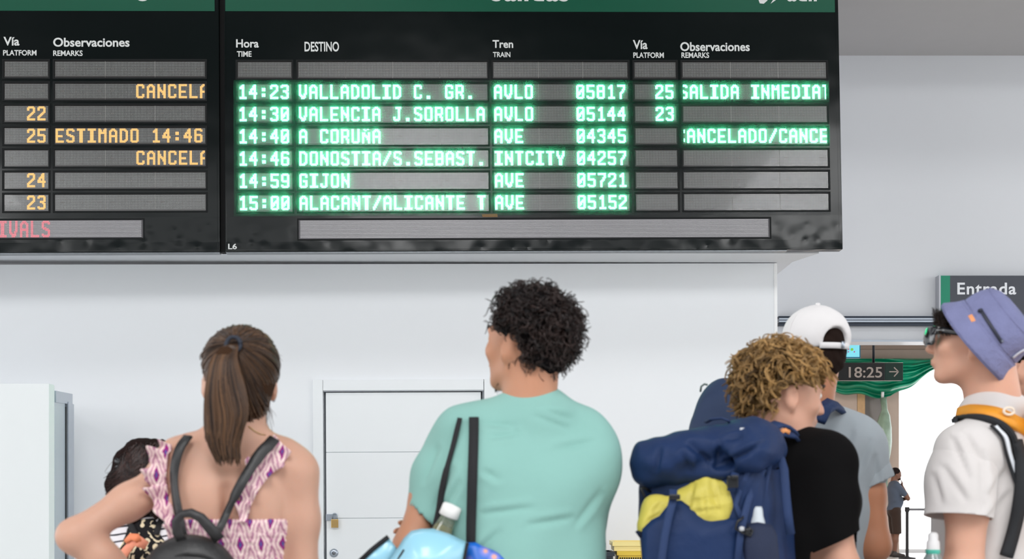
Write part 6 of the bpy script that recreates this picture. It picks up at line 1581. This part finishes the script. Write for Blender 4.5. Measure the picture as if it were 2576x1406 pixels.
hb_ = base_tone(f.build('hair', hm_d, root), .1)
curly(hb_, H, 500, .010, keepm, 51, hm_d, (.02, .035), (.003, .006), .0013, (.8, 1.5), .4, 10).name = 'curls'
# ================= the short dark-haired woman at the left
Y7 = 4.15
B = Frame(((362-CX)/F*Y7, Y7, 0), -12, scale=.850); H = Frame(P(384, 1216, Y7), -46, -6, 0, .98)
root = person_root(B, 'short dark-haired woman in striped white top with hair clip, behind the bent elbow')
J = joints(.155)
f = body_field(B, H, 1.52, .007, 1.10, ext=.38); torso_sdf(f, B, .9, 1, -.004, shj=.155, female=True); legs_sdf(f, B, J); head_sdf(f, H, jaw=.92); neck(f, B, H, .044)
for q in (-1, 1):
    s_ = B(q*.165, 0, 1.42); e_ = B(q*.19, 0, 1.14); w_ = B(q*.17, .08, .92); arm(f, s_, e_, w_, .040, .034, .024); hand_sdf(f, w_, (0, .2, -1), (q, 0, 0), .4, .88, q)
for a in ('al', 'ar'): foot_sdf(f, B, J[a][0], 0)
f.build('body', skin_w, root); eyes(root, H)
m = cloth_mat('white_top_with_black_stripes', (226, 222, 226)); nt = m.node_tree; n = nt.nodes; l = nt.links
tc = n.new('ShaderNodeTexCoord'); mp = n.new('ShaderNodeMapping'); mp.inputs['Rotation'].default_value = (0, .12, 0); wv = n.new('ShaderNodeTexWave'); wv.wave_type = 'BANDS'; wv.bands_direction = 'Z'; wv.inputs['Scale'].default_value = 15.5; wv.inputs['Distortion'].default_value = 1.2; wv.inputs['Detail Scale'].default_value = 1.2
cr = n.new('ShaderNodeValToRGB'); cr.color_ramp.interpolation = 'CONSTANT'; cr.color_ramp.elements[0].color = (*lin((40, 38, 48)), 1); cr.color_ramp.elements[1].position = .13; cr.color_ramp.elements[1].color = (*lin((228, 224, 228)), 1)
l.new(tc.outputs['Object'], mp.inputs[0]); l.new(mp.outputs[0], wv.inputs[0]); l.new(wv.outputs[0], cr.inputs[0]); l.new(cr.outputs[0], n['Principled BSDF'].inputs['Base Color'])
M_str = m
f = Field((B.o[0]-.32, B.o[1]-.3, .70), (B.o[0]+.32, B.o[1]+.3, 1.36), .006, 1.08, .014)
torso_sdf(f, B, .92, 1.02, .010, shj=.155, female=True)
for q in (-1, 1): f.cap(B(q*.165, 0, 1.42), B(q*.188, 0, 1.20), .054, .054, .04)
f.cap(P(300, 1330, Y7-.02), P(285, 1390, Y7-.03), .050, .055, .05)
f.warp(folds(.0025, 40, 8)); f.cut((0, 0, .74), (0, 0, -1)); top_ = f.build('striped_top', M_str, root)
# dungaree dress with cream leaf print
m = cloth_mat('black_cream_leaf_print', (30, 28, 28)); nt = m.node_tree; n = nt.nodes; l = nt.links
tc = n.new('ShaderNodeTexCoord'); mp = n.new('ShaderNodeMapping'); mp.inputs['Scale'].default_value = (1, 1, .7); mp.inputs['Rotation'].default_value = (.2, .7, 0)
no = n.new('ShaderNodeTexNoise'); no.inputs['Scale'].default_value = 34; no.inputs['Detail'].default_value = 1; no.inputs['Distortion'].default_value = 2.2
cr = n.new('ShaderNodeValToRGB'); cr.color_ramp.elements[0].position = .55; cr.color_ramp.elements[0].color = (*lin((26, 24, 26)), 1); cr.color_ramp.elements[1].position = .58; cr.color_ramp.elements[1].color = (*lin((222, 206, 174)), 1)
l.new(tc.outputs['Object'], mp.inputs[0]); l.new(mp.outputs[0], no.inputs[0]); l.new(no.outputs[0], cr.inputs[0]); l.new(cr.outputs[0], n['Principled BSDF'].inputs['Base Color'])
M_leaf = m
f = Field((B.o[0]-.30, B.o[1]-.28, .36), (B.o[0]+.30, B.o[1]+.28, 1.32), .007, 1.08, .014)
torso_sdf(f, B, .93, 1.03, .016, shj=.10, female=True); f.cap(B(0, 0, .95), B(0, 0, .48), .155, .22, .06)
f.cut((0, 0, .42), (0, 0, -1)); zc_ = CAMZ+(CY-1305)/F*(Y7-.1); f.cut((B.o[0], 0, zc_-.004), (-.2, 0, 1), None)
f.cut(P(338, 1330, Y7), (-1, 0, .3), P(300, 1380, Y7-.05), .18)
dg = f.build('printed_dress', M_leaf, root); bt7 = [bvh_of(dg), bvh_of(top_)]
strap('dress_strap', bt7, [(320, 1300), (330, 1325), (344, 1350)], .009, mat('black_strap_cloth', (24, 22, 24), .8), root, .006, .002, Y7-.1)
strap('dress_strap', bt7, [(424, 1270), (412, 1295), (400, 1320), (392, 1345)], .009, mat('black_strap_cloth', (24, 22, 24), .8), root, .006, .002, Y7-.1)
# hair
f = Field(H.o-.20, H.o+.20, .006)
f.ell(H(0, -.016, .050), V3(.084, .106, .084), H.R, .02); f.ell(H(0, -.062, -.015), V3(.070, .060, .070), H.R, .04)
f.cap(P(350, 1190, Y7-.06), P(300, 1225, Y7-.09), .055, .034, .04); f.cap(P(320, 1210, Y7-.07), P(280, 1222, Y7-.10), .036, .012, .03); f.cap(P(370, 1230, Y7-.06), P(330, 1300, Y7-.08), .06, .022, .04); f.cap(P(400, 1240, Y7-.07), P(410, 1300, Y7-.10), .05, .03, .05)
f.cut(H(0, .066, .060), H.R @ V3(0, .82, -.5)); f.warp(folds(.003, 70, 3)); f.warp(lambda X, Y, Z: .0018*np.sin(X*300+Z*140+2*np.sin(Z*60)))
hm7 = hair_mat('dark_brown_messy_hair', (20, 12, 12), (70, 44, 38), .35)
hb_ = base_tone(f.build('hair', hm7, root), .12)
g = np.random.default_rng(77); pth = []
for k in range(1500):
    a = V3(g.uniform(300, 432), g.uniform(1112, 1230), 0); 
    if (a[0]-370)**2/72**2+(a[1]-1196)**2/90**2 > 1: continue
    q_, n_ = hit([bvh_of(hb_)] if k == 0 else bv_, a[0], a[1], .002, Y7-.1)
    if k == 0: bv_ = [bvh_of(hb_)]
    e = (300+g.uniform(-36, 60), 1215+g.uniform(-28, 60)); pts = []
    for s_ in np.linspace(0, 1, 9):
        x = a[0]*(1-s_)+e[0]*s_ + 6*math.sin(s_*3+k); y = a[1]*(1-s_)+e[1]*s_ - 26*s_*(1-s_)
        h_, _ = hit(bv_, x, y, .003, q_.y); yy = h_.y if abs(h_.y-q_.y) < .15 else q_.y
        pts.append(P(x, y, yy))
    Y_s = [p[1] for p in pts]
    for _ in range(3): Y_s = [Y_s[0]]+[(Y_s[i-1]+Y_s[i]+Y_s[i+1])/3 for i in range(1, 8)]+[Y_s[-1]]
    pth.append([np.array((p[0]*yy/p[1], yy, CAMZ+(p[2]-CAMZ)*yy/p[1])) for p, yy in zip(pts, Y_s)])
pth = np.array(pth); strands('hair_strands', pth, g.uniform(0, 1, len(pth))**1.6, .0013, hm7, hb_)
c = P(303, 1166, Y7-.09)
cl_ = MB(); cl_.tube([c+Vector((-.012, 0, .010)), c+Vector((0, -.006, .004)), c+Vector((.016, 0, -.006))], .008, 8); cl_.tube([c+Vector((-.010, 0, -.012)), c+Vector((.002, -.006, -.006)), c+Vector((.016, 0, -.004))], .007, 8)
cl_.build('hair_clip', M_buckle, root)
M_cor = mat('coral_ribbon', (236, 148, 118), .6, var=.1, bump=.2)
rb = empty('ribbon', P(340, 1375, Y7-.16), 'coral orange ribbon knotted on the printed dress by the bent elbow', 'ribbon')
MB().ribbon([P(368, 1372, Y7-.165), P(350, 1362, Y7-.18), P(336, 1364, Y7-.175), P(318, 1384, Y7-.16), P(306, 1402, Y7-.15), P(298, 1420, Y7-.145)], [.012, .016, .012, .013, .015, .014], (0, -1, .2), .004).build('ribbon_tail', M_cor, rb)
MB().ribbon([P(316, 1362, Y7-.17), P(330, 1350, Y7-.18), P(344, 1352, Y7-.185), P(350, 1362, Y7-.18)], [.006, .010, .012, .008], (0, -1, .2), .004).build('ribbon_loop', mat('orange_ribbon', (236, 136, 92), .6), rb)

# ================= far people on the forecourt
Y8 = 28.2
def far_person(px, Yd, label, shirtc, shortc, yaw, sc_=1.0, arms='chin', beard=True):
    B = Frame(((px-CX)/F*Yd, Yd, 0), yaw, scale=sc_); H = Frame(B(0, .035, 1.635), yaw, -2, 0, sc_); J = joints(.18)
    root = person_root(B, label); f = Field((B.o[0]-.45, B.o[1]-.45, -.005), (B.o[0]+.45, B.o[1]+.45, 1.80*sc_), .014)
    torso_sdf(f, B, 1.0, 1.0, -.006, shj=.17); legs_sdf(f, B, J); head_sdf(f, H); neck(f, B, H, .055)
    if arms == 'chin':
        arm(f, B(.17, 0, 1.42), B(.17, .22, 1.16), B(.03, .15, 1.40), .05, .040, .028); hand_sdf(f, B(.03, .15, 1.40), (-.1, 0, 1), B.R @ V3(0, 1, 0), .8, 1, 1)
        arm(f, B(-.17, 0, 1.42), B(-.17, .18, 1.14), B(.08, .24, 1.16), .05, .040, .028); hand_sdf(f, B(.08, .24, 1.16), B.R @ V3(1, 0, 0), B.R @ V3(0, 1, 0), .5, 1, -1)
    else:
        for q in (-1, 1): arm(f, B(q*.17, 0, 1.42), B(q*.19, -.02, 1.14), B(q*.18, .08, .9), .05, .04, .028); hand_sdf(f, B(q*.18, .08, .9), (0, 0, -1), (q, 0, 0), .4, 1, q)
    for a in ('al', 'ar'): foot_sdf(f, B, J[a][0], 0)
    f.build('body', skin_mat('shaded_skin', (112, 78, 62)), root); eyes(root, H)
    f = Field((B.o[0]-.45, B.o[1]-.45, .85), (B.o[0]+.45, B.o[1]+.45, 1.58*sc_), .014); torso_sdf(f, B, 1.0, 1.05, .016, shj=.17); f.ell(B(0, .06, 1.10), (.13, .12, .14), B.R, .05)
    for q, e_ in ((1, B(.17, .22, 1.16) if arms == 'chin' else B(.19, -.02, 1.14)), (-1, B(-.17, .18, 1.14) if arms == 'chin' else B(-.19, -.02, 1.14))):
        s_ = np.array(B(q*.17, 0, 1.42)); f.cap(s_, s_*.35+np.array(e_)*.65, .065, .060, .04)
    f.cut((0, 0, .92), (0, 0, -1)); f.build('t_shirt', cloth_mat('far_shirt_cloth', shirtc), root)
    lower_wear(root, B, J, cloth_mat('far_shorts_cloth', shortc), mat('far_shoe', (40, 34, 32), .6), short=True, top=1.0)
    f = Field(H.o-.2, H.o+.2, .012); f.ell(H(0, -.02, .055), V3(.086, .106, .086), H.R, .02); f.ell(H(0, -.055, .0), V3(.07, .056, .06), H.R, .03); f.cut(H(0, .066, .060), H.R @ V3(0, .82, -.5))
    base_tone(f.build('hair', hm_b, root), .2)
    if beard:
        f = Field(H.o-.2, H.o+.2, .012); f.ell(H(0, .050, -.078), V3(.046, .050, .040), H.R, .02); f.cut(H(0, 0, -.050), H.R @ V3(0, 0, 1)); base_tone(f.build('beard', hm_b, root), .2)
    return root
far_person(2250, Y8, 'distant bearded man in blue grey T-shirt and brown shorts, hand at chin', (72, 82, 98), (52, 40, 34), -88)
far_person(2366, 30.2, 'distant person in dark shorts, mostly hidden behind the white T-shirt sleeve', (60, 66, 80), (34, 38, 50), 60, arms='down', beard=False)
